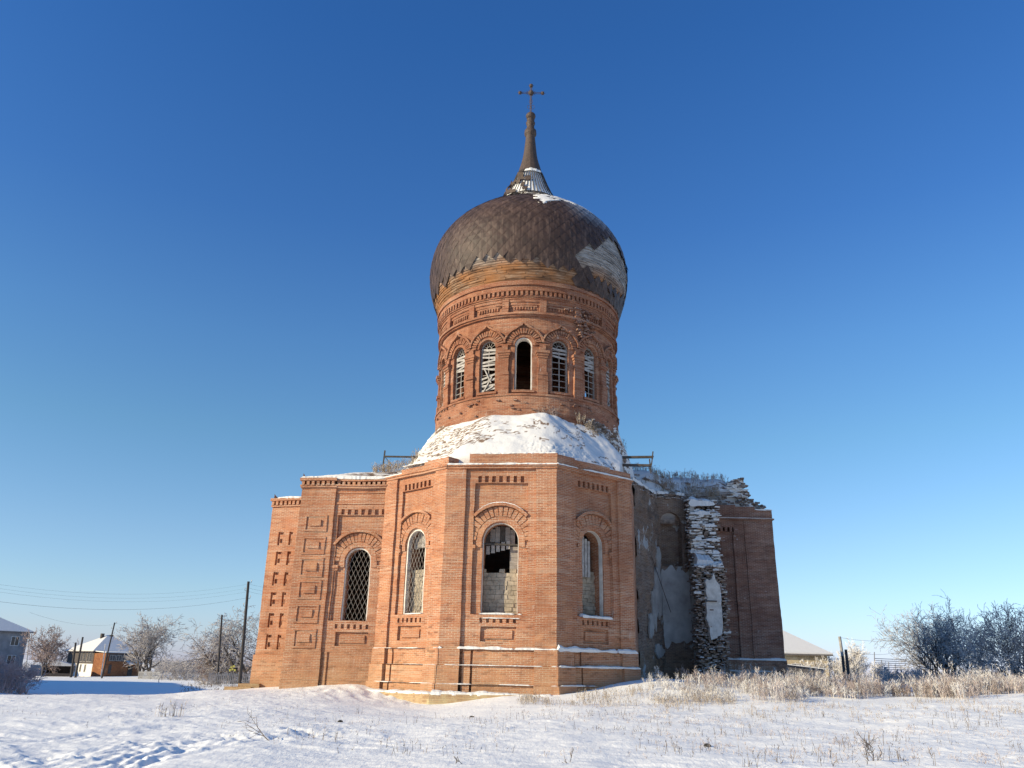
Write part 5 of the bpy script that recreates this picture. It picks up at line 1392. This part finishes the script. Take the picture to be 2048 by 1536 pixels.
def scatter(n, y0, y1, px0, px1, h0, h1, dens):
    out = []
    while len(out) < n:
        y = rg.uniform(y0, y1); px = rg.uniform(px0, px1); x = (px-1024)/1698*y
        if rg.random() < dens(px, y, x): out.append((x, y, rg.uniform(h0, h1)*(.75+.5*mn.noise(Vector((x*.5, y*.5, 0))))))
    return out
def clump(x, y, s=.5, t=.0): return max(0, min(1, (mn.noise(Vector((x*s, y*s, 4)))-t)*4+.15))
# tall frosted weeds right of the church
edge = lambda px: 36.5+max(0, (px-1400))*.0018
d1 = lambda px, y, x: max(0, min(1, (y-edge(px)-2.6*mn.noise(Vector((x*.35, 0, 9)))-rg.uniform(-1.5, 1.5))/2.0))*clump(x, y, .30, .04)**1.5*min(1, max(0, (px-1330)/350))
field('frosted_weeds', 'tall frosted tan weeds in a band right of the church', M_weed, scatter(900, 36, 54, 1330, 2120, .35, 1.35, d1), 1, 'weeds', fluff=11, fl=.16)
field('frosted_weeds', 'whitish frosted weed plumes right of the church', M_weedw, scatter(480, 36.5, 56, 1340, 2120, .5, 1.6, d1), 2, 'weeds', fluff=12, fl=.17, w_=.016)
d2 = lambda px, y, x: (0 if y < 35.5 or y > 40+(px-1050)*.006 else 1)*clump(x, y, .6, -.1)
field('frosted_weeds', 'dark brown dead stems standing among the frosted weeds', M_stalk, scatter(380, 36.5, 50, 1340, 2120, .4, 1.3, d1), 12, 'weeds', stems=3, fluff=4, fl=.12, w_=.016)
field('frosted_weeds', 'short thin tan grass before the shaded apse wall', M_straw, scatter(420, 35, 43, 1050, 1480, .3, .62, d2), 3, 'grass', fluff=3, fl=.08, stems=4, w_=.011)
field('frosted_weeds', 'low whitish frosted grass near the broken wing', M_weedw, scatter(300, 37, 47, 1300, 1640, .4, .85, lambda px, y, x: clump(x, y, .6, -.1)), 4, 'grass', fluff=8, fl=.12)
# sparse stalks in the foreground snow
field('dry_stalks', 'sparse dry stalks poking through the foreground snow', M_stalk, scatter(430, 16.0, 33, 560, 2060, .12, .5, lambda px, y, x: clump(x, y, .35, .0)*min(1, (px-500)/700)), 5, 'grass', stems=2, fluff=1, fl=.06, w_=.013, lean=.2)
field('dry_stalks', 'fine frosted grass tips in the foreground snow', M_weed, scatter(560, 17, 36, 560, 2060, .06, .28, lambda px, y, x: clump(x, y, .3, -.05)*min(1, (px-400)/900)), 6, 'grass', stems=3, fluff=3, fl=.06, w_=.009, lean=.35)
field('dry_stalks', 'thin straw grass thinning out in front of the weed band', M_straw, scatter(260, 29, 37, 1300, 2100, .15, .5, lambda px, y, x: clump(x, y, .5, -.05)*max(0, (y-28)/8)), 13, 'grass', stems=3, fluff=3, fl=.08, w_=.011)
field('dry_stalks', 'scattered low stalks on the left snowfield', M_stalk, scatter(170, 20, 40, 0, 720, .06, .25, lambda px, y, x: clump(x, y, .4, .05)), 7, 'grass', stems=2, fluff=1, fl=.06, w_=.008)
field('dry_stalks', 'small dead stalks on the trodden slope by the left wing', M_straw, scatter(260, 41, 46, 560, 880, .06, .2, lambda px, y, x: 1), 8, 'grass', stems=2, fluff=1, fl=.05, w_=.010)
field('dry_stalks', 'grey grass and low scrub beside the picket fence', M_stalk, scatter(260, 58, 86, 380, 520, .15, .5, lambda px, y, x: clump(x, y, .2, -.1)), 9, 'grass', stems=3, fluff=3, fl=.1, w_=.02)
# individual plants
def plant(name, label, cat, px, py, Y, h, seed, n, mat, **kw):
    p = base(px, py, Y); rg = random.Random(seed); mb = MB()
    for k in range(n): plume(mb, (p.x+rg.gauss(0, kw.get('sp', .25)), p.y+rg.gauss(0, .12), p.z), h*rg.uniform(.7, 1.1), rg, stems=kw.get('stems', 2), fluff=kw.get('fluff', 1), w_=kw.get('w_', .016), lean=kw.get('lean', .06))
    o = mb.build(name, mat, None); tag(o, label, cat)
plant('grass_tuft', 'tuft of upright straw grass standing alone in the left snowfield', 'grass tuft', 340, 1440, 26.5, .5, 1, 16, M_straw)
for i, (px, py, h, sd, lab) in enumerate(((1745, 1513, .95, 4, 'bare forked dry weed, the biggest in the right foreground'), (1150, 1512, .55, 5, 'thin upright dry weed in the centre foreground'), (1555, 1515, .5, 6, 'small branching dry weed left of the biggest forked weed'), (915, 1515, .45, 7, 'pair of bent dry stalks left of the centre foreground'), (1845, 1505, .5, 8, 'small forked dry weed right of the biggest one'), (1650, 1440, .55, 9, 'dry weed at the foot of the weed band'))):
    Yd = max(15.4, 1.6*1698/max(20, (py-(1340+(px-1024)*.0203)))*1.0)
    e = tree('dry_weed', lab, base(px, py, Yd), h*.9, 60+sd, stems=2 if i != 4 else 1, lean=.3, rad=.016, cat='weed', levels=2, seg=.08, jit=.14, kids=[1, 2, 1], tmin=.007, up=.7, mat=M_stalk, skip=2)
# fallen branch lying on the left track
bb = base(545, 1470, 19.5); b = MB(); rg = random.Random(9)
P = dict(seg=.12, jit=.13, up=.1, droop=0, levels=2, kids=[1, 1, 1], ang=(25, 55), len=(.3, .5), tmin=.005)
grow(b, b, bb, Vector((-.85, .2, .30)).normalized(), 1.0, .014, 0, P, rg); tag(b.build('fallen_branch', M_stalk, None), 'thin dead branch leaning out of the snow in the left foreground', 'branch')
for (px, py, Y, lab) in ((680, 1443, 26.5, 'small black stone on the snow left of the church corner'), (1413, 1474, 20.5, 'small black stone on the snow in the right foreground'), (944, 1423, 32, 'tiny dark stone near the apse footing')):
    p = base(px, py, Y); b = MB(); b.lathe([(.01, -.03), (.07, -.02), (.10, .01), (.07, .045), (.01, .06)], p, 8); o = b.build('stone', M_stone, None, .03); tag(o, lab, 'stone')
# grass growing on the ruined roofs
def roofgrass(name, label, x0, x1, y0, y1, n, h, mat, seed, **kw):
    rg = random.Random(seed); mb = MB()
    for k in range(n):
        x = rg.uniform(x0, x1); y = rg.uniform(y0, y1); plume(mb, (x, y, rzs(x, y)), h*rg.uniform(.4, 1.1), rg, **kw)
    tag(mb.build(name, mat, None), label, 'grass', kind='stuff')
roofgrass('roof_grass', 'dry tan grass around the railing on the left wing roof', -8.6, -5.8, 48.6, 51.5, 90, .75, M_straw, 1, fluff=5, w_=.02)
roofgrass('roof_grass', 'tan grass on the snowy roof above the broken wing', 10.6, 15.6, 57.6, 58.8, 150, .7, M_straw, 2, fluff=5, w_=.02)
roofgrass('roof_grass', 'frosty bluish weeds along the crest of the broken wing roof', 9.0, 16.6, 59, 61, 150, .7, M_frost, 3, fluff=6, w_=.02)
roofgrass('roof_grass', 'dark twiggy weeds on the slope right of the drum', 7.0, 10.6, 54, 58, 80, .7, M_stalk, 4, fluff=5, w_=.022)
roofgrass('roof_grass', 'tuft of dry grass at the right foot of the drum', 4.0, 5.6, 48.6, 49.4, 26, .5, M_straw, 5, fluff=6, w_=.02)
roofgrass('roof_grass', 'thin reddish weeds at the middle foot of the drum', 1.6, 3.0, 48.3, 48.6, 16, .75, M_frostpink, 6, fluff=5, w_=.02)
